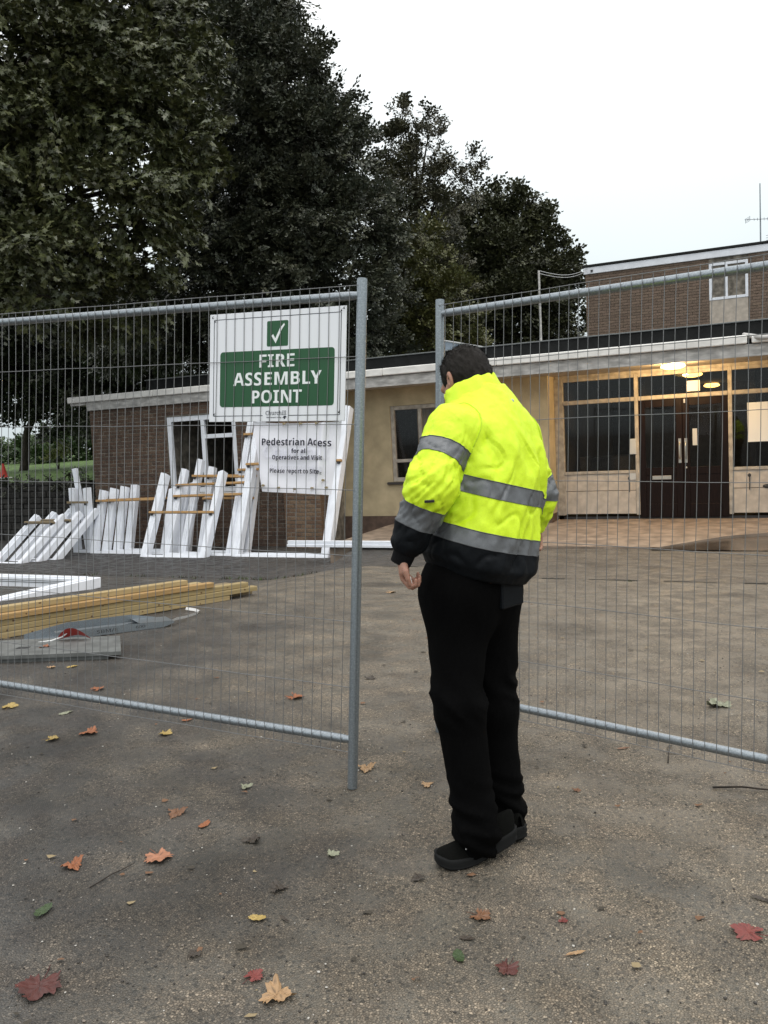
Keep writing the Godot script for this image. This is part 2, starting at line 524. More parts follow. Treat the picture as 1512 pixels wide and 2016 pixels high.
	mm.transform_format = MultiMesh.TRANSFORM_3D
	mm.use_colors = true
	mm.mesh = st.mesh()
	var count := 9000
	mm.instance_count = count
	var buf := PackedFloat32Array(); buf.resize(count * 16)
	for k in count:
		var dd := 1.4 + 9.0 * pow(rng.randf(), 1.9)
		var an := rng.randf_range(-0.62, 0.62)
		var px := sin(an) * dd; var pz := -cos(an) * dd
		var s := 0.0016 + 0.0042 * pow(rng.randf(), 3.0)
		var t := Transform3D(Basis(Vector3.UP, rng.randf() * TAU).scaled(Vector3(s, s * rng.randf_range(0.5, 1.0), s)), on_ground(px, pz, s * 0.25))
		var g := rng.randf()
		var c := Color(0.05, 0.045, 0.04) if g < 0.55 else (Color(0.20, 0.17, 0.14) if g < 0.86 else Color(0.44, 0.42, 0.38))
		put_instance(buf, k, t, c)
	mm.buffer = buf
	var gm := mat("grit", Color.WHITE, 0.85)
	gm.vertex_color_use_as_albedo = true
	var gi := MultiMeshInstance3D.new()
	gi.name = "loose_grit"
	gi.multimesh = mm
	gi.material_override = gm
	add_child(gi)
	tag(gi, "loose dark and pale grit strewn over the worn asphalt", "grit")
	gi.set_meta("kind", "stuff")

func make_scraps() -> void:
	# trodden shreds of leaf and bark, too small to pick apart
	var mb := MB.new()
	for k in 240:
		var dd := 1.6 + 8.0 * pow(rng.randf(), 1.6)
		var an := rng.randf_range(-0.6, 0.6)
		var p := on_ground(sin(an) * dd, -cos(an) * dd, 0.004)
		var s := rng.randf_range(0.004, 0.015)
		var g := rng.randf()
		mb.c = Color(0.05, 0.04, 0.03) if g < 0.5 else (Color(0.16, 0.085, 0.045) if g < 0.8 else Color(0.26, 0.20, 0.11))
		var t := rng.randf() * TAU
		var rim := []
		for q in 6:
			var a := t + TAU * q / 6.0
			var l := s * rng.randf_range(0.4, 1.1)
			rim.append(p + Vector3(cos(a) * l * 1.5, rng.randf_range(0.0, 0.006), sin(a) * l))
		for q in 6: mb.tri(p + Vector3(0, 0.004, 0), rim[(q + 1) % 6], rim[q])
	var m := mat("scrap", Color.WHITE, 0.8)
	m.vertex_color_use_as_albedo = true
	m.cull_mode = BaseMaterial3D.CULL_DISABLED
	solo("leaf_scraps", mb.mesh(), m, "tiny trodden scraps of leaf and bark scattered over the asphalt", "litter").set_meta("kind", "stuff")

func put_instance(buf: PackedFloat32Array, k: int, t: Transform3D, c: Color) -> void:
	var j := k * 16
	var b := t.basis
	buf[j] = b.x.x; buf[j + 1] = b.y.x; buf[j + 2] = b.z.x; buf[j + 3] = t.origin.x
	buf[j + 4] = b.x.y; buf[j + 5] = b.y.y; buf[j + 6] = b.z.y; buf[j + 7] = t.origin.y
	buf[j + 8] = b.x.z; buf[j + 9] = b.y.z; buf[j + 10] = b.z.z; buf[j + 11] = t.origin.z
	buf[j + 12] = c.r; buf[j + 13] = c.g; buf[j + 14] = c.b; buf[j + 15] = 1.0

func make_forecourt() -> void:
	# raised pale concrete apron in front of the entrance, in facade axes (u, y, n)
	var x := Transform3D(bbasis(), Vector3.ZERO)
	var mb := MB.new()
	var nf := -11.42
	var y0 := -0.085
	var y1 := -0.165
	var prof := PackedVector2Array([Vector2(-14.36, y0 - 0.6), Vector2(nf, y1 - 0.5), Vector2(nf, y1 - 0.012), Vector2(nf - 0.012, y1), Vector2(-14.36, y0)])
	# sections: left end at u=-6.35, right end runs off past the frame edge, cut back on a curve by the wet patch
	var us := [-6.35, -2.9, -1.35, -0.95, -0.55, -0.05, 3.6]
	var ns := [nf, nf, nf, -11.95, -12.45, -12.75, -12.95]
	for k in us.size() - 1:
		var ya := lerpf(y0, y1, (ns[k] + 14.36) / (nf + 14.36))
		var yb := lerpf(y0, y1, (ns[k + 1] + 14.36) / (nf + 14.36))
		var a: float = us[k]; var b: float = us[k + 1]
		mb.quad(Vector3(a, ya, ns[k]), Vector3(b, yb, ns[k + 1]), Vector3(b, y0, -14.36), Vector3(a, y0, -14.36))
		mb.quad(Vector3(a, ya - 0.5, ns[k]), Vector3(b, yb - 0.5, ns[k + 1]), Vector3(b, yb, ns[k + 1]), Vector3(a, ya, ns[k]))
	mb.quad(Vector3(-6.35, y0 - 0.7, -14.36), Vector3(-6.35, y1 - 0.7, nf), Vector3(-6.35, y1, nf), Vector3(-6.35, y0, -14.36))
	setting("apron", mb.mesh(), M.concrete, x)
	# wet darker concrete to the right of it
	var wet := MB.new()
	var ws := [[-1.45, -11.40], [-0.95, -11.93], [-0.55, -12.43], [-0.05, -12.73], [3.6, -12.93]]
	for k in ws.size() - 1:
		var a0: Array = ws[k]; var b0: Array = ws[k + 1]
		wet.quad(Vector3(a0[0], -0.186, -11.30), Vector3(b0[0], -0.186, -11.30), Vector3(b0[0], -0.172, b0[1]), Vector3(a0[0], -0.172, a0[1]))
	setting("wet_path", wet.mesh(), M.wet_concrete, x)
	# the cut joint in the tarmac with weeds along it
	var jt := MB.new()
	var steps := 60
	for k in steps:
		var ua := lerpf(-12.0, 3.0, float(k) / steps); var ub := lerpf(-12.0, 3.0, float(k + 1) / steps)
		var na := -9.42 if ua < -3.6 else -8.68
		var nb2 := -9.42 if ub <= -3.6 else -8.68
		if na != nb2: continue
		var h := 0.012 + 0.012 * sin(k * 2.3)
		var pa := U * ua + N * na; var pb := U * ub + N * nb2
		var oa := N * h
		jt.quad(on_ground(pa.x + oa.x, pa.z + oa.z, 0.006), on_ground(pb.x + oa.x, pb.z + oa.z, 0.006), on_ground(pb.x - oa.x, pb.z - oa.z, 0.006), on_ground(pa.x - oa.x, pa.z - oa.z, 0.006))
	setting("tarmac_joint", jt.mesh(), mat("joint", lin(0.03, 0.028, 0.022), 0.95))
	var tuft := MB.new()
	for k in 420:
		var u := rng.randf_range(-9.6, -5.4) if k < 320 else rng.randf_range(-1.6, 0.6)
		var n := (-9.42 if k < 320 else -8.68) + rng.randfn(0.0, 0.05)
		if fnz.get_noise_2d(u * 30.0, 4.0) < -0.05: continue
		var p := U * u + N * n
		var g := on_ground(p.x, p.z, 0.0)
		var hh := rng.randf_range(0.01, 0.05)
		var d := Vector3(rng.randf_range(-1, 1), 0, rng.randf_range(-1, 1)).normalized() * 0.008
		var lean := Vector3(rng.randf_range(-1, 1), 0, rng.randf_range(-1, 1)) * 0.035
		tuft.c = Color(0.05, 0.075, 0.022) if rng.randf() < 0.6 else Color(0.055, 0.042, 0.025)
		tuft.tri(g - d, g + d, g + Vector3(0, hh, 0) + lean)
	var wm := mat("weed", Color.WHITE, 0.9)
	wm.vertex_color_use_as_albedo = true
	var wo := solo("weeds", tuft.mesh(), wm, "low weeds and debris along the joint in the dark tarmac", "weeds")
	wo.set_meta("kind", "stuff")

# ---------------------------------------------------------------- the low building (facade axes: x along, z out)
func rect(mb: MB, u0: float, y0: float, n0: float, u1: float, y1: float, n1: float, b := 0.0) -> void:
	if b > 0.0: mb.cbox(Vector3(u0, y0, n0), Vector3(u1, y1, n1), b)
	else: mb.box(Vector3(u0, y0, n0), Vector3(u1, y1, n1))

func one(u0: float, y0: float, n0: float, u1: float, y1: float, n1: float, b := 0.0) -> ArrayMesh:
	var mb := MB.new()
	rect(mb, u0, y0, n0, u1, y1, n1, b)
	return mb.mesh()

func window_unit(parent: Node3D, u0: float, y0: float, u1: float, y1: float, n: float, fw: float, mul: Array, tra: Array, fm: Material, depth := 0.06, glazed := true) -> void:
	# frame of bars round panes; mul: mullion positions (0..1), tra: [cell, height 0..1]
	var f := MB.new()
	rect(f, u0, y0, n - depth, u0 + fw, y1, n, 0.006); rect(f, u1 - fw, y0, n - depth, u1, y1, n, 0.006)
	rect(f, u0 + fw, y0, n - depth, u1 - fw, y0 + fw, n - 0.003, 0.006); rect(f, u0 + fw, y1 - fw, n - depth, u1 - fw, y1, n - 0.003, 0.006)
	var edges := [u0 + fw]
	for q in mul:
		var c := lerpf(u0, u1, q)
		rect(f, c - fw * 0.42, y0 + fw, n - depth, c + fw * 0.42, y1 - fw, n - 0.005, 0.005)
		edges.append(c)
	edges.append(u1 - fw)
	for t in tra:
		var a: float = edges[t[0]]; var b: float = edges[t[0] + 1]
		var y := lerpf(y0, y1, t[1])
		rect(f, a, y - fw * 0.4, n - depth, b, y + fw * 0.4, n - 0.007, 0.004)
	var w := part("window", f.mesh(), fm, parent)
	for k in edges.size() - 1:
		if glazed: part("pane", one(edges[k] + 0.004, y0 + fw, n - depth * 0.55, edges[k + 1] - 0.004, y1 - fw, n - depth * 0.55 + 0.005), M.glass, w)

func make_building() -> Node3D:
	var o := thing("care_home_building", "long low flat roofed building with brick wing, cream wall and dark double entrance doors", "building", Vector3.ZERO, bbasis())
	var yb := -0.62
	# roof slab, felt upstand, fascia in lengths, lower board, soffit
	part("roof", one(-13.25, 2.60, -22.0, 6.0, 2.66, -13.30), M.felt, o)
	part("roof_upstand", one(-12.9, 2.66, -22.0, 6.0, 3.075, -15.02, 0.01), M.felt, o)
	part("upstand_trim", one(-12.92, 3.075, -22.0, 6.0, 3.10, -15.0, 0.006), M.felt_edge, o)
	var slope := MB.new()     # felt sloping up from fascia to upstand
	slope.quad(Vector3(-13.2, 2.668, -13.24), Vector3(6, 2.668, -13.24), Vector3(6, 2.78, -15.01), Vector3(-13.2, 2.78, -15.01))
	part("roof_felt", slope.mesh(), M.felt, o)
	var cuts := [-13.45, -12.93, -11.17, -8.6, -6.1, -4.05, -2.1, -0.30]
	for k in cuts.size() - 1:
		var up := rng.randf_range(-0.006, 0.006)
		part("fascia", one(cuts[k] + 0.006, 2.555 + up, -13.22, cuts[k + 1], 2.68 + up, -13.16, 0.012), M.white_paint, o)
	part("fascia", one(-0.24, 2.56, -13.23, 5.5, 2.66, -13.18, 0.012), M.white_paint, o)
	part("eaves_board", one(-12.99, 2.375, -13.29, 6.0, 2.553, -13.235, 0.004), M.board_paint, o)
	part("soffit", one(-7.36, 2.385, -14.45, 6.0, 2.43, -13.295), M.panel_paint, o)
	part("gable_soffit", one(-13.42, 2.50, -21.9, -13.0, 2.552, -13.225), M.board_paint, o)
	var gp := MB.new()
	gp.tube([Vector3(-0.35, 2.70, -13.35), Vector3(-0.1, 2.62, -13.12), Vector3(0.4, 2.60, -13.10), Vector3(1.6, 2.60, -13.1)], 0.035)
	part("gutter_pipe", gp.mesh(), M.board_paint, o)
	# brick wing: mortar core with a window opening, brick skin
	var core := MB.new()
	var wl := -10.99; var wr := -9.32; var w0 := 0.60; var w1 := 2.13
	rect(core, -12.985, yb, -21.8, wl, 2.38, -13.315); rect(core, wr, yb, -21.8, -7.375, 2.38, -13.315)
	rect(core, wl, yb, -13.6, wr, w0, -13.315); rect(core, wl, w1, -13.6, wr, 2.38, -13.315)
	var wall := part("brick_wall", core.mesh(), M.mortar, o)
	var pier := part("brick_pier", one(-8.205, yb, -13.32, -7.445, 2.375, -13.135), M.mortar, o)
	var bm := []      # four brick shapes: stretcher, header, half, return
	for k in 3:
		var mb := MB.new()
		mb.cbox(Vector3(0.002, 0.002, -0.05), Vector3(0.212, 0.062, 0.0), 0.004 + 0.001 * k)
		bm.append(mb.mesh())
	var half := MB.new(); half.cbox(Vector3(0.001, 0.002, -0.05), Vector3(0.101, 0.062, 0.0), 0.004)
	var rest := [MB.new(), MB.new(), MB.new(), MB.new(), MB.new()]
	var spots := []
	for row in 40:
		var y := yb + row * 0.075
		if y + 0.065 > 2.38: break
		var off := 0.0 if row % 2 == 0 else -0.1125
		var u := -12.99 + off
		while u < -7.38:
			var a := maxf(u, -12.99); var b := minf(u + 0.215, -7.38)
			if row % 2 == 1 and u < -12.99: a = -12.99
			if b - a > 0.04:
				if not (y + 0.065 > w0 and y < w1 and b > wl and a < wr):
					spots.append([a, y, b])
				elif y + 0.065 > w0 and y < w1:
					if a < wl - 0.03: spots.append([a, y, wl - 0.005])
					if b > wr + 0.03: spots.append([wr + 0.005, y, b])
			u += 0.225
	# the bricks one sees largest: around the corner, round the window and right of it
	var free := func(s: Array) -> float:
		var u: float = s[0]; var y: float = s[1]
		var q := 0.0
		if y > 0.95 and u < -11.0: q = 3.0
		elif y > 2.1: q = 1.5
		elif u > -9.4 and u < -8.1 and y < 1.9 and y > -0.3: q = 2.6
		elif u < -11.0 and y > 0.3: q = 2.0
		elif y > 0.2: q = 0.8
		return q
	spots.sort_custom(func(p: Array, q: Array) -> bool: return free.call(p) * 100.0 - p[1] > free.call(q) * 100.0 - q[1])
	var made := 0
	for s in spots:
		var a: float = s[0]; var b: float = s[2]
		var n := -13.305 + rng.randf_range(-0.004, 0.004)
		var tone := rng.randi() % 5
		if made < 258:
			var mesh: Mesh = bm[rng.randi() % 3] if absf(b - a - 0.215) < 0.002 else half.mesh()
			var sx := 1.0 if absf(b - a - 0.215) < 0.002 else (b - a) / 0.1025
			part("brick", mesh, M["brick_%d" % tone], wall, Transform3D(Basis().scaled(Vector3(sx, 1, 1)), Vector3(a, s[1] + rng.randf_range(-0.0015, 0.0015), n)))
			made += 1
		else:
			rest[tone].box(Vector3(a + 0.002, s[1] + 0.002, n - 0.05), Vector3(b - 0.002, s[1] + 0.062, n))
	for k in 5:
		# side of the wing, round the corner
		for row in 40:
			var y := yb + row * 0.075
			if y + 0.065 > 2.5: break
			for c in 26:
				if (c * 7 + row * 3) % 5 != k: continue
				var z := -13.36 - c * 0.225 - (0.1125 if row % 2 else 0.0)
				rest[k].box(Vector3(-12.998, y, z - 0.215), Vector3(-12.95, y + 0.065, z))
		part("brickwork", rest[k].mesh(), M["brick_%d" % k], wall).set_meta("kind", "stuff")
	for row in 40:
		var y := yb + row * 0.075
		if y + 0.065 > 2.37: break
		var off := 0.0 if row % 2 == 0 else -0.1125
		for c in 4:
			var a := maxf(-8.21, -8.21 + off + c * 0.225); var b := minf(-7.44, -8.21 + off + c * 0.225 + 0.215)
			if b - a < 0.04: continue
			var sx := (b - a) / 0.215
			if y < 0.55 and y > -0.5:
				part("brick", bm[rng.randi() % 3], M["buff_%d" % (rng.randi() % 3)], pier, Transform3D(Basis().scaled(Vector3(sx, 1, 1)), Vector3(a, y, -13.125 + rng.randf_range(-0.003, 0.003))))
	var pr := MB.new()
	for row in 40:
		var y := yb + row * 0.075
		if y + 0.065 > 2.37: break
		if not (y < 0.55 and y > -0.5): pr.box(Vector3(-8.21, y, -13.17), Vector3(-7.44, y + 0.065, -13.125))
		pr.box(Vector3(-7.46, y, -13.32), Vector3(-7.435, y + 0.065, -13.13))
		pr.box(Vector3(-8.215, y, -13.30), Vector3(-8.19, y + 0.065, -13.13))
	part("brickwork", pr.mesh(), M.buff_0, pier).set_meta("kind", "stuff")
	# window in the brick wing, glass taken out
	window_unit(o, wl + 0.005, w0 + 0.005, wr - 0.005, w1 - 0.005, -13.33, 0.10, [0.52], [[1, 0.72]], M.pvc, 0.07, false)
	part("window_sill", one(wl - 0.04, w0 - 0.045, -13.42, wr + 0.04, w0, -13.26, 0.006), M.white_paint, o)
	# cream rendered wall with its window, up to the entrance recess
	var cw := MB.new()
	var cl := -6.33; var cr := -5.18; var c0 := 0.675; var c1 := 2.06
	rect(cw, -7.375, yb, -14.1, cl, 2.384, -13.92); rect(cw, cr, yb, -14.1, -3.40, 2.384, -13.92)
	rect(cw, cl, yb, -14.1, cr, c0, -13.92); rect(cw, cl, c1, -14.1, cr, 2.384, -13.92)
	rect(cw, -3.50, yb, -14.5, -3.40, 2.384, -14.102)
	part("rendered_wall", cw.mesh(), M.cream, o)
	var sk := MB.new()
	rect(sk, -7.37, yb, -13.92, -3.39, 0.045, -13.905); rect(sk, -3.40, yb, -14.4, -3.385, 0.045, -13.92)
	part("skirting", sk.mesh(), M.skirting, o)
	window_unit(o, cl, c0, cr, c1, -13.935, 0.075, [0.5], [[0, 0.275], [1, 0.275]], M.frame_paint, 0.07)
	part("window_sill", one(cl - 0.1, c0 - 0.05, -14.0, cr + 0.06, c0 - 0.005, -13.87, 0.005), M.slate, o)
	part("curtain", one(-5.95, 0.7, -14.35, -5.2, 2.05, -14.3), M.curtain, o)
	# rooms behind the glass
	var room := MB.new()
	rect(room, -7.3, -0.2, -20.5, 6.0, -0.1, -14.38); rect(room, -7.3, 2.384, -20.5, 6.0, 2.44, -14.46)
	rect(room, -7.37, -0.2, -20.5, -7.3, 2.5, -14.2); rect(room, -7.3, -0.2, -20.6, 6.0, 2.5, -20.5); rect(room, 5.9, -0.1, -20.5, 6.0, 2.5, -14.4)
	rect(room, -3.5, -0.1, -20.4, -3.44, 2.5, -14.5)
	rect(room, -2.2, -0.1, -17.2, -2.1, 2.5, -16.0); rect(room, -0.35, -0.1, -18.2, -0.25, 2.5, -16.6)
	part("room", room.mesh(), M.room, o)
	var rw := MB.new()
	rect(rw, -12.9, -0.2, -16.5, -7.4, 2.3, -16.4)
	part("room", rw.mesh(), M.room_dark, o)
	part("reception_desk", one(-3.3, -0.1, -16.4, -2.3, 0.95, -15.8, 0.02), M.room, o)
	# entrance screen
	var nd := -14.37
	var ft := 2.335
	var p0 := -0.02
	var e := MB.new()
	var bars := [[-3.40, -3.25], [-2.062, -2.00], [-0.618, -0.555], [0.98, 1.05], [2.5, 2.6]]
	for q in bars: rect(e, q[0], p0, nd - 0.09, q[1], ft, nd + 0.01, 0.006)
	for k in bars.size() - 1:
		var a: float = bars[k][1]; var b: float = bars[k + 1][0]
		rect(e, a, ft - 0.06, nd - 0.09, b, ft, nd + 0.006, 0.005)
		rect(e, a, 1.885, nd - 0.09, b, 1.955, nd + 0.014, 0.008)
		if k != 1:
			rect(e, a, 0.685, nd - 0.09, b, 0.735, nd + 0.018, 0.006)
	rect(e, -3.39, ft + 0.002, nd - 0.09, 3.0, 2.384, nd - 0.02)
	var screen := part("entrance_screen", e.mesh(), M.frame_paint, o)
	for k in bars.size() - 1:
		var a: float = bars[k][1]; var b: float = bars[k + 1][0]
		part("pane", one(a, 1.955, nd - 0.045, b, ft - 0.06, nd - 0.039), M.glass, screen)
		if k == 1: continue
		part("pane", one(a, 0.735, nd - 0.045, b, 1.885, nd - 0.039), M.glass, screen)
		part("panel", one(a, 0.40, nd - 0.05, b, 0.683, nd - 0.004, 0.004), M.panel_paint, screen)
		part("panel", one(a, p0 + 0.02, nd - 0.05, b, 0.392, nd - 0.008, 0.004), M.panel_paint, screen)
	var kh := MB.new()
	for q in [-2.17, -0.32]:
		kh.ball(Vector3(q, 0.60, nd + 0.0), Vector3(0.024, 0.03, 0.012), Transform3D(), 10, 6)
		kh.tube([Vector3(q, 0.60, nd + 0.012), Vector3(q + 0.004, 0.5, nd + 0.008), Vector3(q, 0.37, nd + 0.006)], 0.007, 6)
	kh.ball(Vector3(-0.06, 0.42, nd), Vector3(0.07, 0.035, 0.01), Transform3D(), 10, 6)
	part("socket", kh.mesh(), M.plastic_dark, screen)
	part("plinth", one(-3.3, -0.4, -14.5, 4.0, p0 - 0.03, -14.42), M.slate, o)
	# pair of dark doors
	for s in 2:
		var a := -1.998 if s == 0 else -1.308
		var b := -1.312 if s == 0 else -0.62
		var dm := MB.new()
		rect(dm, a, -0.06, nd - 0.06, a + 0.10, 1.88, nd - 0.01, 0.004); rect(dm, b - 0.10, -0.06, nd - 0.06, b, 1.88, nd - 0.01, 0.004)
		rect(dm, a + 0.10, 1.76, nd - 0.06, b - 0.10, 1.88, nd - 0.013, 0.004)
		rect(dm, a + 0.10, 0.64, nd - 0.06, b - 0.10, 0.76, nd - 0.013, 0.004)
		rect(dm, a + 0.10, -0.06, nd - 0.06, b - 0.10, 0.16, nd - 0.013, 0.004)
		rect(dm, a + 0.10, 0.16, nd - 0.05, b - 0.10, 0.64, nd - 0.024)
		var door := part("door", dm.mesh(), M.door_wood, o)
		part("pane", one(a + 0.10, 0.76, nd - 0.04, b - 0.10, 1.76, nd - 0.034), M.glass, door)
		var hu := (b - 0.045) if s == 0 else (a + 0.045)
		var h := MB.new()
		rect(h, hu - 0.022, 0.83, nd - 0.01, hu + 0.022, 1.23, nd - 0.004, 0.002)
		h.tube([Vector3(hu, 0.90, nd - 0.006), Vector3(hu, 0.91, nd + 0.045), Vector3(hu, 0.96, nd + 0.055), Vector3(hu, 1.10, nd + 0.055), Vector3(hu, 1.15, nd + 0.045), Vector3(hu, 1.16, nd - 0.006)], 0.014, 8)
		part("handle", h.mesh(), M.chrome, door)
		if s == 0:
			part("letter_plate", one(a + 0.20, 0.565, nd - 0.012, a + 0.50, 0.63, nd - 0.002, 0.004), M.chrome, door)
		else:
			var lk := MB.new()
			lk.ball(Vector3(hu, 0.75, nd - 0.008), Vector3(0.018, 0.018, 0.01), Transform3D(), 10, 6)
			part("lock", lk.mesh(), M.chrome, door)
			part("closer", one(a + 0.02, 1.80, nd - 0.01, a + 0.05, 1.87, nd + 0.01, 0.004), M.chrome, door)
	var ent := MB.new()
	rect(ent, -2.15, 1.0, nd + 0.002, -2.04, 1.26, nd + 0.04, 0.008)
	var ic := part("intercom", ent.mesh(), M.plastic_grey, screen)
	var ig := MB.new()
	rect(ig, -2.13, 1.15, nd + 0.041, -2.06, 1.22, nd + 0.043); rect(ig, -2.12, 1.02, nd + 0.041, -2.07, 1.03, nd + 0.044)
	for k in 3: rect(ig, -2.125 + k * 0.025, 1.05, nd + 0.041, -2.11 + k * 0.025, 1.10, nd + 0.044)
	return o

func make_entrance_things() -> void:
	var b := bbasis()
	# bulkhead lamp under the canopy
	var at := B(-1.34, 2.385, -13.40)
	var l := thing("bulkhead_lamp", "lit oval bulkhead lamp on the soffit above the entrance doors", "lamp", at, b)
	part("base", one(-0.17, -0.022, -0.085, 0.17, 0.0, 0.085, 0.02), M.plastic_white, l)
	var d := MB.new()
	d.ball(Vector3(0, -0.05, 0), Vector3(0.185, 0.05, 0.095), Transform3D(), 20, 10)
	part("diffuser", d.mesh(), M.lamp_glow, l)
	var om := OmniLight3D.new()
	om.name = "lamp_light"
	om.light_color = Color(1.0, 0.83, 0.58)
	om.light_energy = 2.4
	om.light_size = 0.04
	om.omni_range = 20.0
	om.omni_attenuation = 2.0
	om.shadow_enabled = true
	om.position = Vector3(0, -0.055, 0)
	l.add_child(om)
	for k in 2:
		var p := B(-1.24 if k == 0 else -1.19, 2.383, -15.6 if k == 0 else -20.0)
		var c := thing("ceiling_lamp", "yellowish lit ceiling lamp %s, seen through the glass above the doors" % ["just inside the entrance", "far down the hallway inside"][k], "lamp", p, b, "lamps along the hallway")
		var cm := MB.new()
		cm.ball(Vector3(0, -0.06, 0), Vector3(0.17, 0.05, 0.09), Transform3D(), 16, 8)
		part("diffuser", cm.mesh(), M.indoor_glow, c)
		part("base", one(-0.15, -0.02, -0.08, 0.15, 0.0, 0.08, 0.01), M.plastic_white, c)
		var o2 := OmniLight3D.new()
		o2.name = "lamp_light"
		o2.light_color = Color(1.0, 0.76, 0.42)
		o2.light_energy = 0.05
		o2.light_size = 0.04
		o2.omni_range = 20.0
		o2.omni_attenuation = 2.0
		o2.shadow_enabled = true
		o2.position = Vector3(0, -0.06, 0)
		c.add_child(o2)
	var nd := -14.37
	var pg := MB.new()
	rect(pg, 0, 0, 0, 0.30, 0.62, 0.002)
	solo("notice", pg.mesh(), M.paper, "large pale paper notice taped inside the glass right of the doors", "notice", Transform3D(b, B(-0.34, 1.125, nd - 0.036)), "notices on the entrance glass")
	var pg2 := MB.new()
	rect(pg2, 0, 0, 0, 0.20, 0.17, 0.002)
	solo("notice", pg2.mesh(), M.paper, "small square paper on the glass above the double doors", "notice", Transform3D(b, B(-1.235, 1.985, nd - 0.036)), "notices on the entrance glass")
	var pg3 := MB.new()
	rect(pg3, 0, 0, 0, 0.07, 0.27, 0.002)
	solo("notice", pg3.mesh(), M.plastic_grey, "narrow pale card on the glass of the right hand entrance door", "notice", Transform3D(b, B(-1.16, 1.11, nd - 0.032)), "notices on the entrance glass")
	var pl := MB.new()
	rect(pl, 0, 0, 0, 0.10, 0.11, 0.003)
	solo("plaque", pl.mesh(), M.plastic_grey, "small grey plate on the panel beside the entrance door, below the intercom", "plaque", Transform3D(b, B(-2.16, 0.575, nd + 0.012)))
	# roof light, pole and aerials
	var rl := thing("rooflight", "pale blue glazed roof light on the flat roof behind the fence post", "roof light", B(-5.9, 3.1, -16.2), b)
	var gm := MB.new()
	gm.prism(PackedVector2Array([Vector2(-0.16, 0), Vector2(0.95, 0), Vector2(0.95, 0.04), Vector2(-0.16, 0.33)]), -0.9, 0.0)
	part("glazing", gm.mesh(), M.rooflight_glass, rl)
	var gb := MB.new()
	gb.tube([Vector3(-0.18, 0.335, 0.01), Vector3(0.4, 0.19, 0.01), Vector3(0.97, 0.045, 0.01)], 0.02, 6)
	gb.tube([Vector3(-0.18, 0.0, 0.01), Vector3(0.97, 0.0, 0.01)], 0.02, 6)
	part("frame", gb.mesh(), M.plastic_grey, rl)
	var po := thing("roof_pole", "thin pale grey pole on the low flat roof with wires running to the brick block", "pole", B(-3.85, 2.7, -15.4), b)
	var pm := MB.new()
	pm.tube([Vector3(0, 0, 0), Vector3(0, 1.72, 0)], 0.020, 8)
	part("pole", pm.mesh(), M.board_paint, po)
	var wm := MB.new()
	for k in 2:
		var pts := []
		for q in 9:
			var t := q / 8.0
			pts.append(Vector3(0, 1.72 - 0.05 * k, 0).lerp(Vector3(-0.78, 3.28 - 0.06 * k, -8.55), t) - Vector3(0, 0.12 * sin(PI * t), 0))
		wm.tube(pts, 0.006, 5)
	part("wire", wm.mesh(), M.plastic_grey, po)

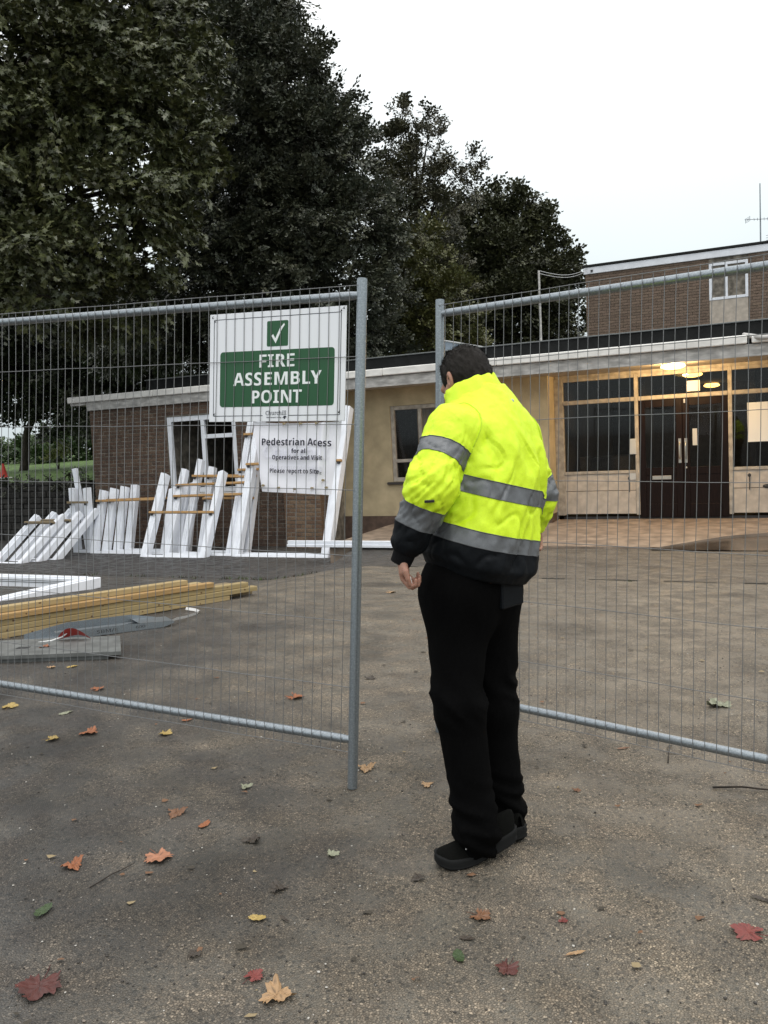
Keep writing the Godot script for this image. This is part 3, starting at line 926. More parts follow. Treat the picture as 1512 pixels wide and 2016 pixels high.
func make_far_block() -> void:
	var o := thing("brick_block", "two storey brown brick block with white fascia behind the low building", "building", Vector3.ZERO, bbasis())
	var n := -24.0
	var core := MB.new()
	rect(core, -4.66, 0.0, -34.0, 8.0, 5.85, n - 0.02)
	part("wall", core.mesh(), M.mortar, o)
	var bk := MB.new()
	for row in 60:
		var y := 3.6 + row * 0.075
		if y > 5.82: break
		for c in 46:
			var u := -4.68 + c * 0.225 - (0.1125 if row % 2 else 0.0)
			var a := maxf(u, -4.68)
			if a + 0.05 > 5.0: continue
			if u + 0.215 > -1.45 and a < -0.5: 
				if a < -1.45: bk_add(bk, a, y, -1.455, n)
				if u + 0.215 > -0.495: bk_add(bk, -0.495, y, u + 0.215, n)
				continue
			bk_add(bk, a, y, u + 0.215, n)
	part("brickwork", bk.mesh(), M.far_brick, o).set_meta("kind", "stuff")
	part("fascia", one(-4.72, 5.835, n - 0.05, 8.0, 6.02, n + 0.045, 0.008), M.pvc, o)
	part("roof", one(-4.76, 6.022, -34.0, 8.0, 6.09, n + 0.07, 0.01), M.felt, o)
	window_unit(o, -1.45, 4.74, -0.5, 5.70, n + 0.012, 0.07, [0.45], [[0, 0.70], [1, 0.70]], M.pvc, 0.07)
	part("infill_panel", one(-1.445, 3.6, n - 0.04, -0.505, 4.735, n - 0.004), M.panel_paint, o)
	part("lintel", one(-1.445, 5.702, n - 0.04, -0.505, 5.833, n - 0.012), M.mortar, o)
	part("blind", one(-0.72, 4.8, n - 0.16, -0.58, 5.4, n - 0.15), M.curtain, o)
	part("room", one(-1.45, 3.6, n - 1.2, -0.5, 5.8, n - 1.15), M.room_dark, o)
	part("vent", one(-4.52, 5.88, n + 0.046, -4.46, 5.94, n + 0.07), M.plastic_dark, o)
	# aerials on its roof
	var a := thing("tv_aerial", "tall mast with a small yagi aerial on the roof of the brick block", "aerial", B(-0.2, 6.09, n - 0.6), bbasis())
	var mm := MB.new()
	mm.tube([Vector3(0, 0, 0), Vector3(0, 1.62, 0)], [0.022, 0.016], 6)
	part("mast", mm.mesh(), M.galvanised, a)
	var ym := MB.new()
	ym.tube([Vector3(-0.38, 0.74, 0.03), Vector3(0.35, 0.66, 0.03)], 0.009, 5)
	for k in 7:
		var x := -0.15 + k * 0.08
		ym.tube([Vector3(x, 0.72 - 0.11 * (x + 0.2), -0.13), Vector3(x, 0.72 - 0.11 * (x + 0.2), 0.19)], 0.005, 4)
	for k in 4:
		ym.tube([Vector3(-0.36, 0.68 + k * 0.035, -0.1), Vector3(-0.25, 0.67 + k * 0.035, 0.16)], 0.005, 4)
	for k in 2: ym.tube([Vector3(-0.36 + k * 0.11, 0.67, -0.1 + k * 0.26), Vector3(-0.36 + k * 0.11, 0.79, -0.1 + k * 0.26)], 0.005, 4)
	part("antenna", ym.mesh(), M.galvanised, a)
	var a2 := thing("tv_aerial", "short stub aerial with cross rods at the roof edge, right of the tall mast", "aerial", B(0.0, 6.09, n - 0.2), bbasis())
	var m2 := MB.new()
	m2.tube([Vector3(0, -0.05, 0), Vector3(0, 0.24, 0)], 0.012, 6)
	for k in 3: m2.tube([Vector3(-0.07, 0.06 + k * 0.06, 0), Vector3(0.07, 0.06 + k * 0.06, 0)], 0.006, 4)
	part("antenna", m2.mesh(), M.galvanised, a2)

func bk_add(bk: MB, a: float, y: float, b: float, n: float) -> void:
	if b - a < 0.03: return
	var g := rng.randf_range(0.86, 1.14)
	bk.c = Color(0.27 * g, 0.195 * g, 0.145 * g)
	var z := n + rng.randf_range(-0.003, 0.003)
	bk.quad(Vector3(a, y, z), Vector3(b, y, z), Vector3(b, y + 0.065, z), Vector3(a, y + 0.065, z))
	bk.quad(Vector3(a, y + 0.065, z), Vector3(b, y + 0.065, z), Vector3(b, y + 0.065, n - 0.03), Vector3(a, y + 0.065, n - 0.03))
	bk.quad(Vector3(a, y, n - 0.03), Vector3(b, y, n - 0.03), Vector3(b, y, z), Vector3(a, y, z))
	bk.quad(Vector3(a, y, n - 0.03), Vector3(a, y, z), Vector3(a, y + 0.065, z), Vector3(a, y + 0.065, n - 0.03))
	bk.quad(Vector3(b, y, z), Vector3(b, y, n - 0.03), Vector3(b, y + 0.065, n - 0.03), Vector3(b, y + 0.065, z))

# ---------------------------------------------------------------- fence panels
func make_fence(called_label: String, foot: Vector3, top: Vector3, along: Vector3, post_first: bool, nw: int) -> Node3D:
	var up := (top - foot).normalized()
	var e := (along - up * along.dot(up)).normalized()
	var z := e.cross(up).normalized()
	var o := thing("fence_panel", called_label, "fence panel", foot, Basis(e, up, z), "mesh security fence panels")
	var L := foot.distance_to(top)
	var W := 3.45
	for k in 2:
		var x := 0.0 if k == 0 else W
		var m := MB.new()
		m.tube([Vector3(x, 0.0, 0), Vector3(x, 0.15, 0), Vector3(x, L - 0.1, 0), Vector3(x, L - 0.002, 0), Vector3(x, L, 0)], [0.020, 0.0205, 0.0205, 0.0205, 0.018], 20)
		part("post", m.mesh(), M.galvanised, o)
	for k in 2:
		var y := 1.965 if k == 0 else 0.195
		var m := MB.new()
		m.tube([Vector3(0.012, y, 0), Vector3(0.05, y, 0), Vector3(W - 0.05, y, 0), Vector3(W - 0.012, y, 0)], [0.014, 0.0175, 0.0175, 0.014], 16, false)
		part("rail", m.mesh(), M.galvanised, o)
	var zw := 1.0 if z.dot(Vector3(0, 1.37, 0) - foot) > 0.0 else -1.0
	var vw := MB.new()
	var seg := []
	for k in 7: seg.append(Vector3(0.0022 * sin(k * 1.9 + 1.0), lerpf(0.150, 2.003, k / 6.0), 0.0))
	vw.tube(seg, 0.0014, 6)
	var mesh := vw.mesh()
	var x := 0.046
	while x < W - 0.03:
		part("upright_wire", mesh, M.wire, o, Transform3D(Basis(Vector3.UP, rng.randf() * 0.5), Vector3(x + rng.randf_range(-0.0012, 0.0012), 0, 0.0196 * zw)))
		x += 0.0442
	var hw := MB.new()
	var pts := []
	for k in 15: pts.append(Vector3(lerpf(0.008, W - 0.008, k / 14.0), 0.0015 * sin(k * 2.3), 0))
	hw.tube(pts, 0.0016, 6)
	var hm := hw.mesh()
	for y in [0.152, 0.412, 0.675, 0.938, 1.198, 1.457, 1.722, 1.999]:
		part("cross_wire", hm, M.wire, o, Transform3D(Basis(), Vector3(0, y, 0.0233 * zw)))
	return o

func text_mesh(s: String, h: float, w: float, bold: bool, serif := false) -> Array:
	# lettering scaled to a cap height and width in metres; returns mesh and scale
	var t := TextMesh.new()
	var f := SystemFont.new()
	f.font_names = PackedStringArray(["Droid Serif" if serif else "Droid Sans"])
	f.font_weight = 700 if bold else 400
	t.font = f
	t.text = s
	t.font_size = 64
	t.pixel_size = 0.01
	t.depth = 0.02
	t.curve_step = 2.0
	var bx := t.get_aabb()
	return [t, w / maxf(bx.size.x, 0.001), h / 0.457, bx]

func letter(parent: Node3D, s: String, x: float, y: float, w: float, cap: float, bold: bool, m: Material, z: float, serif := false) -> MeshInstance3D:
	var a := text_mesh(s, cap, w, bold, serif)
	var bx: AABB = a[3]
	# centred on x; the base line of the text at y
	var sx: float = a[1]; var sy: float = a[2]
	var base: float = bx.position.y * sy
	if s.contains("p") or s.contains("y") or s.contains("g") or s.contains(","): base = (bx.position.y + 0.137) * sy
	return part("lettering", a[0], m, parent, Transform3D(Basis().scaled(Vector3(sx, sy, 0.03)), Vector3(x - (bx.position.x + bx.size.x * 0.5) * sx, y - base, z)))

func rounded(w: float, h: float, r: float) -> PackedVector2Array:
	var p := PackedVector2Array()
	for k in 4:
		var c := Vector2((w * 0.5 - r) * (1 if k == 0 or k == 3 else -1), (h * 0.5 - r) * (1 if k < 2 else -1))
		for q in 5:
			var t := PI * 0.5 * (k + q / 4.0)
			p.append(c + Vector2(cos(t), sin(t)) * r)
	return p

func make_fences() -> void:
	var f1 := make_fence("mesh fence panel on the left side of the gap, carrying the green and white sign", Vector3(-0.182, 0, -3.235), Vector3(-0.04, 2.023, -3.316), Vector3(-0.9148, 0.0482, -0.4010), true, 78)
	var f2 := make_fence("mesh fence panel right of the standing man, in front of the entrance", Vector3(0.214, -0.003, -3.844), Vector3(0.3066, 2.024, -3.896), Vector3(0.768, -0.0187, 0.640), true, 78)
	# board on the far side of the mesh: fence axes are x away from the post (to the left), y up, z = away from the camera or towards it
	var fb := f1.transform
	var side := 1.0 if fb.basis.z.dot(Vector3(0, 1.37, 0) - fb.origin) > 0.0 else -1.0
	var sb := Basis(-fb.basis.x, fb.basis.y, fb.basis.z * side)    # reading axes: x to the right, z towards the viewer
	if sb.determinant() < 0.0: sb = Basis(-fb.basis.x, fb.basis.y, -fb.basis.x.cross(fb.basis.y))
	var zs := 0.0165
	# sign, 0.64 x 0.45, centre at (0.381, 1.699) along / up
	var s := thing("assembly_point_sign", "white and green fire assembly point board fixed behind the fence mesh", "sign", fb * Vector3(0.380, 1.699, 0) + sb.z * zs, sb)
	var bm := MB.new()
	bm.cbox(Vector3(-0.322, -0.2265, -0.006), Vector3(0.322, 0.2265, 0.0), 0.001)
	var board := part("board", bm.mesh(), M.sign_white, s)
	var ln := MB.new()
	var bw := 0.300; var bh := 0.2025; var t := 0.0014
	ln.box(Vector3(-bw, bh - t, 0.0), Vector3(bw, bh + t, 0.0006)); ln.box(Vector3(-bw - t, -bh, 0.0), Vector3(-bw + t, bh - t, 0.0006)); ln.box(Vector3(bw - t, -bh, 0.0), Vector3(bw + t, bh - t, 0.0006))
	ln.box(Vector3(-bw + t, -bh - t, 0.0), Vector3(-0.055, -bh + t, 0.0006)); ln.box(Vector3(0.066, -bh - t, 0.0), Vector3(bw - t, -bh + t, 0.0006))
	part("border_line", ln.mesh(), M.sign_ink, s)
	var g := MB.new()
	g.prism(rounded(0.541, 0.231, 0.014), 0.0, 0.0008, Transform3D(Basis(), Vector3(0.003, -0.0495, 0)))
	part("green_field", g.mesh(), M.sign_green, s)
	var g2 := MB.new()
	g2.prism(rounded(0.100, 0.104, 0.006), 0.0, 0.0008, Transform3D(Basis(), Vector3(0.010, 0.1325, 0)))
	part("green_square", g2.mesh(), M.sign_green, s)
	var ck := MB.new()
	ck.prism(PackedVector2Array([Vector2(-0.028, 0.120), Vector2(-0.020, 0.126), Vector2(-0.010, 0.108), Vector2(0.012, 0.150), Vector2(0.031, 0.169), Vector2(0.034, 0.162), Vector2(0.019, 0.142), Vector2(-0.008, 0.088)]), 0.0008, 0.0016, Transform3D(Basis(), Vector3(0.010, 0.004, 0)))
	part("tick_mark", ck.mesh(), M.sign_text, s)
	letter(s, "FIRE", 0.009, -0.004, 0.166, 0.052, true, M.sign_text, 0.0014)
	letter(s, "ASSEMBLY", 0.008, -0.078, 0.418, 0.052, true, M.sign_text, 0.0014)
	letter(s, "POINT", 0.010, -0.151, 0.236, 0.052, true, M.sign_text, 0.0014)
	letter(s, "Churchill", 0.008, -0.2005, 0.098, 0.0165, false, M.sign_ink, 0.0008, true)
	letter(s, "Retirement Living", -0.001, -0.2125, 0.070, 0.0052, false, M.sign_ink, 0.0008)
	var lf := MB.new()
	for q in [[0.046, -0.2095, 0.4], [0.052, -0.2070, -0.3], [0.050, -0.2130, 0.9]]:
		lf.prism(PackedVector2Array([Vector2(-0.008, 0), Vector2(0, -0.0035), Vector2(0.008, 0), Vector2(0, 0.0035)]), 0.0, 0.0008, Transform3D(Basis(Vector3.BACK, q[2]), Vector3(q[0], q[1], 0)))
	part("leaf_emblem", lf.mesh(), M.sign_ink, s)
	var hl := MB.new()
	for q in [[-0.308, 0.212], [-0.296, 0.196], [0.300, 0.208], [0.311, 0.217], [-0.296, -0.196], [0.296, -0.193]]:
		hl.tube([Vector3(q[0], q[1], -0.001), Vector3(q[0], q[1], 0.0012)], 0.0032, 8)
		hl.tube([Vector3(q[0] + 0.003, q[1] - 0.001, 0.0005), Vector3(q[0] + 0.006, q[1] + 0.002, 0.014), Vector3(q[0] + 0.010, q[1] + 0.006, 0.006)], 0.0008, 5)
	part("cable_tie", hl.mesh(), M.plastic_dark, s)
	# cloth banner under it, hung on the mesh; a fold swallows part of each line
	var bs := thing("access_banner", "limp white pedestrian access banner hung below the green and white sign", "banner", fb * Vector3(0.270, 1.330, 0) + sb.z * zs, sb)
	var cm := MB.new()
	var nx := 40; var ny := 24
	var pos := func(i: int, j: int) -> Vector3:
		var a := float(i) / nx; var b := float(j) / ny       # b: 0 bottom, 1 top
		var xl := lerpf(-0.170, -0.214, b); var xr := lerpf(0.156, 0.192, smooth(b))
		var x := lerpf(xl, xr, a)
		var y := lerpf(-0.148, 0.142, b) - 0.008 * sin(PI * a) * b - 0.006 * a * (1.0 - b)
		var z := -0.012 + 0.004 * sin(a * 9.0 + b * 2.0) + 0.009 * exp(-pow((x - 0.118 + 0.03 * (1.0 - b)) / 0.012, 2.0)) - 0.004 * exp(-pow((x - 0.14 + 0.03 * (1.0 - b)) / 0.012, 2.0)) + 0.002 * sin(b * 11.0 + a * 3.0)
		return Vector3(x, y, minf(z, 0.002))
	for j in ny + 1:
		for i in nx + 1:
			var p: Vector3 = pos.call(i, j)
			var dx: Vector3 = pos.call(mini(i + 1, nx), j) - pos.call(maxi(i - 1, 0), j)
			var dy: Vector3 = pos.call(i, mini(j + 1, ny)) - pos.call(i, maxi(j - 1, 0))
			cm.vert(p, dx.cross(dy).normalized())
	for j in ny:
		for i in nx:
			var a0 := j * (nx + 1) + i
			cm.tri_i(a0, a0 + 1, a0 + nx + 2); cm.tri_i(a0, a0 + nx + 2, a0 + nx + 1)
	part("cloth", cm.mesh(), M.banner, bs)
	letter(bs, "Churchill", -0.014, -0.012, 0.29, 0.055, false, M.faint_ink, 0.0002)
	letter(bs, "Retirement Living", -0.006, -0.056, 0.24, 0.019, false, M.faint_ink, 0.0002)
	letter(bs, "Pedestrian Ac", -0.037, 0.043, 0.258, 0.028, true, M.ink_navy, 0.0026)
	letter(bs, "ess", 0.126, 0.040, 0.062, 0.028, true, M.ink_navy, 0.0034)
	letter(bs, "for all", 0.010, 0.013, 0.072, 0.0175, true, M.ink_navy, 0.0026)
	letter(bs, "Operatives and Visit", 0.0, -0.0145, 0.232, 0.0175, true, M.ink_navy, 0.0026)
	letter(bs, "Please report to Site", -0.012, -0.070, 0.228, 0.0175, true, M.ink_navy, 0.0026)
	letter(bs, "c", 0.111, -0.072, 0.008, 0.011, true, M.ink_navy, 0.0030)
	var ey := MB.new()
	for q in [[-0.064, 0.132], [0.012, 0.132], [0.086, 0.134], [-0.160, -0.122], [-0.086, -0.130], [-0.010, -0.133], [0.070, -0.128], [0.135, -0.124], [0.12, -0.095]]:
		ey.tube([Vector3(q[0], q[1], -0.008), Vector3(q[0], q[1], 0.004)], 0.0046, 10)
		ey.tube([Vector3(q[0], q[1], 0.002), Vector3(q[0] + 0.002, q[1] - 0.012, 0.010), Vector3(q[0] + 0.004, q[1] - 0.003, 0.012)], 0.0009, 5)
	part("eyelet", ey.mesh(), M.eyelet, bs)

func smooth(b: float) -> float:
	return b * b * (3.0 - 2.0 * b)

# ---------------------------------------------------------------- white door frames, timber, metal
var packer: ArrayMesh

func door_frame(label: String, group: String, u: float, n: float, w: float, h: float, lean: float, battens: Array, yaw := 0.0, roll := 0.0, jw := 0.125, jd := 0.15, dy := 0.0, called := "door_frame") -> Node3D:
	var at := B(u, 0, n)
	at.y = ground_y(at.x, at.z) + dy
	var o := thing(called, label, "door frame", at, Basis(Vector3.UP, YAW + yaw) * Basis(Vector3.BACK, roll) * Basis(Vector3.RIGHT, -lean), group)
	for k in 2:
		var p := MB.new()
		# stepped frame section extruded along the jamb, its head cut to a mitre
		var x := Transform3D(Basis(), Vector3.ZERO) if k == 0 else Transform3D(Basis(Vector3(-1, 0, 0), Vector3(0, 1, 0), Vector3(0, 0, 1)), Vector3(w, 0, 0))
		var flip := k == 1
		var secs := [[0.0, jw, -jd, -0.014], [0.0, jw * 0.62, -0.014, 0.0], [0.012, jw * 0.40, 0.0, 0.008]]
		for s in secs:
			var a: float = s[0]; var b: float = s[1]
			var poly := PackedVector2Array([Vector2(a, 0.002), Vector2(b, 0.002), Vector2(b, h - b * 0.14), Vector2(a, h - a * 0.14)])
			if flip:
				var q := PackedVector2Array()
				for i in 4: q.append(Vector2(w - poly[3 - i].x, poly[3 - i].y))
				p.prism(q, s[2], s[3])
			else:
				p.prism(poly, s[2], s[3])
		part("jamb", p.mesh(), M.pvc, o)
	var sm := MB.new()
	sm.box(Vector3(jw, 0.0, -jd), Vector3(w - jw, 0.052, -0.016))
	sm.box(Vector3(jw * 0.6, 0.0, -0.016), Vector3(w - jw * 0.6, 0.028, 0.004))
	part("sill", sm.mesh(), M.pvc, o)
	var gk := MB.new()
	gk.box(Vector3(jw, 0.052, -0.045), Vector3(w - jw, 0.057, -0.038)); gk.box(Vector3(jw, 0.0285, -0.010), Vector3(w - jw, 0.0315, -0.007))
	part("gasket", gk.mesh(), M.gasket, o)
	for b in battens:
		var y: float = b[0]
		var bm := MB.new()
		var x0: float = b[1] if b.size() > 1 else -0.01
		var x1: float = b[2] if b.size() > 2 else w + 0.01
		bm.cbox(Vector3(x0, -0.020, 0.0), Vector3(x1, 0.020, 0.045), 0.003)
		var bt := part("batten", bm.mesh(), M.batten if b.size() < 4 else M.timber_old, o, Transform3D(Basis(Vector3.BACK, rng.randf_range(-0.012, 0.012)), Vector3(0, y, 0.009)))
		for k in 2:
			var xx := x0 + 0.03 if k == 0 else x1 - 0.08
			part("packer", packer, M.gasket, bt, Transform3D(Basis(), Vector3(xx, -0.028, 0.004)))
	return o

func make_frames() -> void:
	var pk := MB.new()
	pk.cbox(Vector3(0, -0.03, 0), Vector3(0.045, 0.008, 0.034), 0.003)
	packer = pk.mesh()
	var g := "white door frames stacked against the brick wing"
	# tall pair by the cream wall
	door_frame("tall white door frame in front, its right leg showing behind the hanging banner", g, -8.62, -11.93, 1.94, 2.76, 0.405, [[1.72]])
	door_frame("tall white door frame directly behind the tallest front one, by the brick pier", g, -8.90, -12.14, 2.08, 2.76, 0.385, [[2.30], [1.60, -0.01, 0.6]])
	# middle stack under the brick wing window
	door_frame("middle sized white frame at the front of the stack under the window", g, -10.49, -11.72, 1.44, 1.68, 0.455, [[0.86]], 0.0, 0.0, 0.12, 0.15)
	door_frame("white frame second from the front in the stack under the window", g, -10.20, -12.00, 1.60, 1.72, 0.42, [[1.36], [1.14]], 0.0, 0.0, 0.12, 0.12)
	door_frame("white frame third from the front in the stack under the window", g, -9.98, -12.20, 1.32, 1.86, 0.36, [[1.50]], 0.0, -0.03, 0.12, 0.11)
	door_frame("rearmost upright white frame in the stack under the window", g, -9.72, -12.40, 1.12, 1.66, 0.30, [[1.46], [1.02]], 0.0, -0.015, 0.12, 0.11)
	# short stack left of it
	var nm := ["frontmost of the short white frames left of the window stack", "second of the short white frames left of the window stack", "third of the short white frames left of the window stack", "rearmost of the short white frames left of the window stack"]
	for k in 4:
		door_frame(nm[k], g, -12.06 + 0.175 * k, -12.08 - 0.125 * k, 1.86 - 0.10 * k, 1.28 + 0.02 * k, 0.31 - 0.02 * k, [[1.04, -0.01, 1.5]] if k < 2 else [], 0.0, 0.0, 0.145, 0.11)
	# low leaning frames at the far left
	var lm := ["lowest leaning white frame, nearest in the far left heap", "middle white frame of the low leaning heap at the far left", "rear white frame of the low leaning heap, lapping over the upright ones"]
	for k in 3:
		door_frame(lm[k], g, -13.06 + 0.13 * k, -10.62 - 0.29 * k, 0.78, 1.36 + 0.02 * k, 0.945 - 0.02 * k, [[1.08, 0.0, 0.78, 1]] if k < 2 else [], -0.02 * k, 0.0, 0.13, 0.12)
	door_frame("narrow upright white frame behind the low leaning heap", g, -12.56, -12.15, 0.48, 1.28, 0.0, [[1.0, -0.02, 0.5, 1]], 0.0, 0.0, 0.12, 0.12)
	# loose length leaning beside it
	var at := B(-12.30, 0, -12.30)
	at.y = ground_y(at.x, at.z)
	var lg := MB.new()
	lg.cbox(Vector3(-0.05, 0, -0.035), Vector3(0.05, 1.68, 0.035), 0.004); lg.cbox(Vector3(-0.028, 0.0, 0.036), Vector3(0.02, 1.675, 0.048), 0.003)
	solo("frame_length", lg.mesh(), M.pvc, "single white plastic length leaning left, taller than the frames around it", "frame section", Transform3D(bbasis() * Basis(Vector3.BACK, 0.16) * Basis(Vector3.RIGHT, -0.04), at))
	# loose sill resting along the front edge of the apron
	var sm := MB.new()
	sm.cbox(Vector3(0, 0, -0.02), Vector3(2.15, 0.045, 0.07), 0.005)
	sm.cbox(Vector3(0, 0.046, -0.02), Vector3(2.15, 0.100, 0.045), 0.005)
	sm.box(Vector3(0.01, 0.060, 0.0455), Vector3(2.14, 0.064, 0.0475))
	solo("loose_sill", sm.mesh(), M.pvc, "long loose white sill lying along the front edge of the pale apron", "window sill", Transform3D(bbasis(), B(-7.08, -0.197, -11.385)))
	# frame lying flat behind the timber
	var c := Vector3(-3.76, 0, -10.42)
	var lb := Basis(Vector3.UP, YAW)
	var lf := thing("flat_frame", "white frame lying flat on the asphalt behind the timber stack", "door frame", Vector3(c.x, -0.285, c.z), lb, g)
	for k in 2:
		var fm := MB.new()
		if k == 0:
			fm.cbox(Vector3(-0.20, 0, 0), Vector3(0, 0.135, 2.3), 0.006); fm.cbox(Vector3(-0.15, 0.136, 0.02), Vector3(-0.04, 0.150, 2.28), 0.004)
		else:
			fm.cbox(Vector3(-2.6, 0, -0.18), Vector3(0.0, 0.135, -0.002), 0.006); fm.cbox(Vector3(-2.58, 0.136, -0.13), Vector3(-0.16, 0.150, -0.03), 0.004)
		part("jamb", fm.mesh(), M.pvc, lf, Transform3D(Basis(), Vector3.ZERO))
	var fg := MB.new()
	fg.box(Vector3(-2.5, 0.07, 0.0), Vector3(-0.201, 0.076, 0.004)); fg.box(Vector3(-2.5, 0.095, 0.0), Vector3(-0.201, 0.10, 0.004))
	part("gasket", fg.mesh(), M.gasket, lf)

func make_timber() -> void:
	var e := Vector3(0.7109, -0.0245, -0.7033).normalized()
	var z := e.cross(Vector3.UP).normalized()          # towards the camera side
	var y := z.cross(e).normalized()
	var o0 := Vector3(-3.122, -0.030, -6.542)
	var g := "timber lengths stacked on the asphalt"
	# [height, offset towards the back, start, end, material, label]
	var rows := [
		[0.000, 0.00, -1.9, 2.20, "timber_pale", "pale plank at the foot of the timber stack, nearest the camera"],
		[0.000, -0.11, -1.9, 2.56, "timber_old", "bottom rear plank of the timber stack, its end sticking out furthest"],
		[0.050, -0.012, -1.85, 2.53, "timber", "second plank up in the front face of the timber stack"],
		[0.050, -0.125, -1.9, 2.50, "timber", "rear plank in the second layer of the timber stack"],
		[0.099, -0.026, -1.9, 2.44, "timber", "knotty greenish plank in the third layer of the timber stack"],
		[0.099, -0.13, -1.8, 2.30, "timber_old", "rear plank in the third layer of the timber stack"],
		[0.148, -0.004, -1.9, 2.03, "timber_orange", "orange plank with a bright face high in the timber stack"],
		[0.148, -0.112, -1.9, 1.96, "timber_pale", "rear plank beside the orange one in the timber stack"],
		[0.197, -0.085, -1.9, 1.78, "timber_pale", "topmost plank of the timber stack, the shortest one"]]
	for r in rows:
		var l: float = r[3] - r[2]
		var m := MB.new()
		m.cbox(Vector3(0, 0, -0.095), Vector3(l, 0.046, 0.0), 0.003)
		var tw := rng.randf_range(-0.004, 0.004)
		var o := thing("timber_plank", r[5], "plank", o0 + e * r[2] + y * r[0] + z * r[1], Basis(e, y, z) * Basis(Vector3.UP, tw), g)
		part("plank", m.mesh(), M[r[4]], o)
		var kn := MB.new()
		var x := rng.randf_range(0.1, 0.4)
		while x < l - 0.05:
			var yy := rng.randf_range(0.010, 0.036)
			kn.ball(Vector3(x, yy, -0.0002), Vector3(rng.randf_range(0.007, 0.014), rng.randf_range(0.005, 0.009), 0.0012), Transform3D(), 8, 5)
			if rng.randf() < 0.5: kn.ball(Vector3(x + 0.05, 0.0458, -rng.randf_range(0.01, 0.08)), Vector3(0.012, 0.001, 0.007), Transform3D(), 8, 5)
			x += rng.randf_range(0.22, 0.62)
		part("knots", kn.mesh(), M.knot, o)
	# two bearers under the stack
	for k in 2:
		var m := MB.new()
		m.cbox(Vector3(-0.03, -0.03, -0.26), Vector3(0.03, 0.0, 0.02), 0.003)
		var p := o0 + e * (0.05 + 1.75 * k) - y * 0.002
		solo("bearer", m.mesh(), M.timber_old, ["short timber bearer under the near end of the timber stack", "short timber bearer under the far end of the timber stack"][k], "timber", Transform3D(Basis(e, y, z), p), g)

	# galvanised steel lintel, open box section, far end tapered
	var a := Vector3(-2.56, 0, -6.30)
	var b := Vector3(-1.80, 0, -6.74)
	var le := (b - a); le.y = -0.02; le = le.normalized()
	var lz := le.cross(Vector3.UP).normalized()
	var ly := lz.cross(le)
	var li := thing("steel_lintel", "galvanised steel lintel with marker writing, half under the timber stack", "lintel", Vector3(a.x, ground_y(a.x, a.z) + 0.006, a.z), Basis(le, ly, lz))
	var lm := MB.new()
	lm.prism(PackedVector2Array([Vector2(0.0, 0), Vector2(0.83, 0.004), Vector2(0.91, 0.03), Vector2(0.90, 0.044), Vector2(0.5, 0.062), Vector2(0.0, 0.066)]), -0.003, 0.0)
	part("front_web", lm.mesh(), M.galvanised, li)
	var lb := MB.new()
	lb.box(Vector3(-0.22, 0.0, -0.21), Vector3(0.82, 0.003, -0.003))
	lb.prism(PackedVector2Array([Vector2(-0.22, 0.003), Vector2(0.75, 0.003), Vector2(0.90, 0.035), Vector2(0.60, 0.10), Vector2(0.10, 0.10), Vector2(-0.22, 0.045)]), -0.205, -0.202)
	part("back_web", lb.mesh(), M.galvanised, li)
	var lt := MB.new()
	lt.quad(Vector3(-0.02, 0.064, -0.002), Vector3(0.50, 0.0615, -0.002), Vector3(0.60, 0.066, -0.05), Vector3(-0.02, 0.070, -0.05))
	lt.quad(Vector3(0.62, 0.058, -0.002), Vector3(0.90, 0.045, -0.002), Vector3(0.89, 0.050, -0.2), Vector3(0.60, 0.066, -0.2))
	part("flange", lt.mesh(), M.galvanised, li)
	letter(li, "SBM/E", 0.37, 0.018, 0.16, 0.026, false, M.gasket, 0.0004)
	letter(li, "600", 0.63, 0.020, 0.075, 0.020, false, M.gasket, 0.0004)
	# white strap trailing from it
	var sp := MB.new()
	var pts := [on_ground(-1.815, -6.76, 0.030), on_ground(-1.79, -6.86, 0.035), on_ground(-1.745, -7.03, 0.020), on_ground(-1.70, -7.24, 0.012), on_ground(-1.705, -7.34, 0.010), on_ground(-1.76, -7.43, 0.012), on_ground(-1.86, -7.50, 0.02)]
	for k in pts.size() - 1:
		var p0: Vector3 = pts[k]; var p1: Vector3 = pts[k + 1]
		var d := (p1 - p0).normalized()
		var h := Vector3(0, 0.017, 0) + d.cross(Vector3.UP) * 0.009
		sp.quad(p0 - h * 0.3, p1 - h * 0.3, p1 + h, p0 + h)
		sp.quad(p0 - h * 0.3 + d.cross(Vector3.UP) * 0.002, p0 + h + d.cross(Vector3.UP) * 0.002, p1 + h + d.cross(Vector3.UP) * 0.002, p1 - h * 0.3 + d.cross(Vector3.UP) * 0.002)
	solo("plastic_strap", sp.mesh(), M.plastic_white, "bent white plastic strap trailing from the end of the steel lintel", "strap")
	# grey panel lying flat at the front
	var pa := Vector3(-2.77, 0, -5.64)
	var pb := Vector3(-1.85, 0, -5.60)
	var pe := (pb - pa).normalized()
	var pz := pe.cross(Vector3.UP).normalized()
	var pn := thing("grey_panel", "long flat grey metal panel lying on the asphalt in front of the timber", "panel", Vector3(pb.x, ground_y(pb.x, pb.z) + 0.002, pb.z), Basis(pe, Vector3.UP, pz))
	var pm := MB.new()
	pm.prism(PackedVector2Array([Vector2(-2.3, 0.0), Vector2(0.0, 0.0), Vector2(-0.19, 0.50), Vector2(-2.3, 0.50)]), 0.030, 0.055, Transform3D(Basis(Vector3(1, 0, 0), Vector3(0, 0, -1), Vector3(0, 1, 0)), Vector3.ZERO))
	pm.prism(PackedVector2Array([Vector2(-2.3, 0.02), Vector2(-0.10, 0.02), Vector2(-0.28, 0.48), Vector2(-2.3, 0.48)]), 0.0, 0.029, Transform3D(Basis(Vector3(1, 0, 0), Vector3(0, 0, -1), Vector3(0, 1, 0)), Vector3.ZERO))
	var gm := mat("panel_grey", lin(0.175, 0.182, 0.176), 0.5)
	tri(gm, Vector3(1, 1, 1), T.mottle)
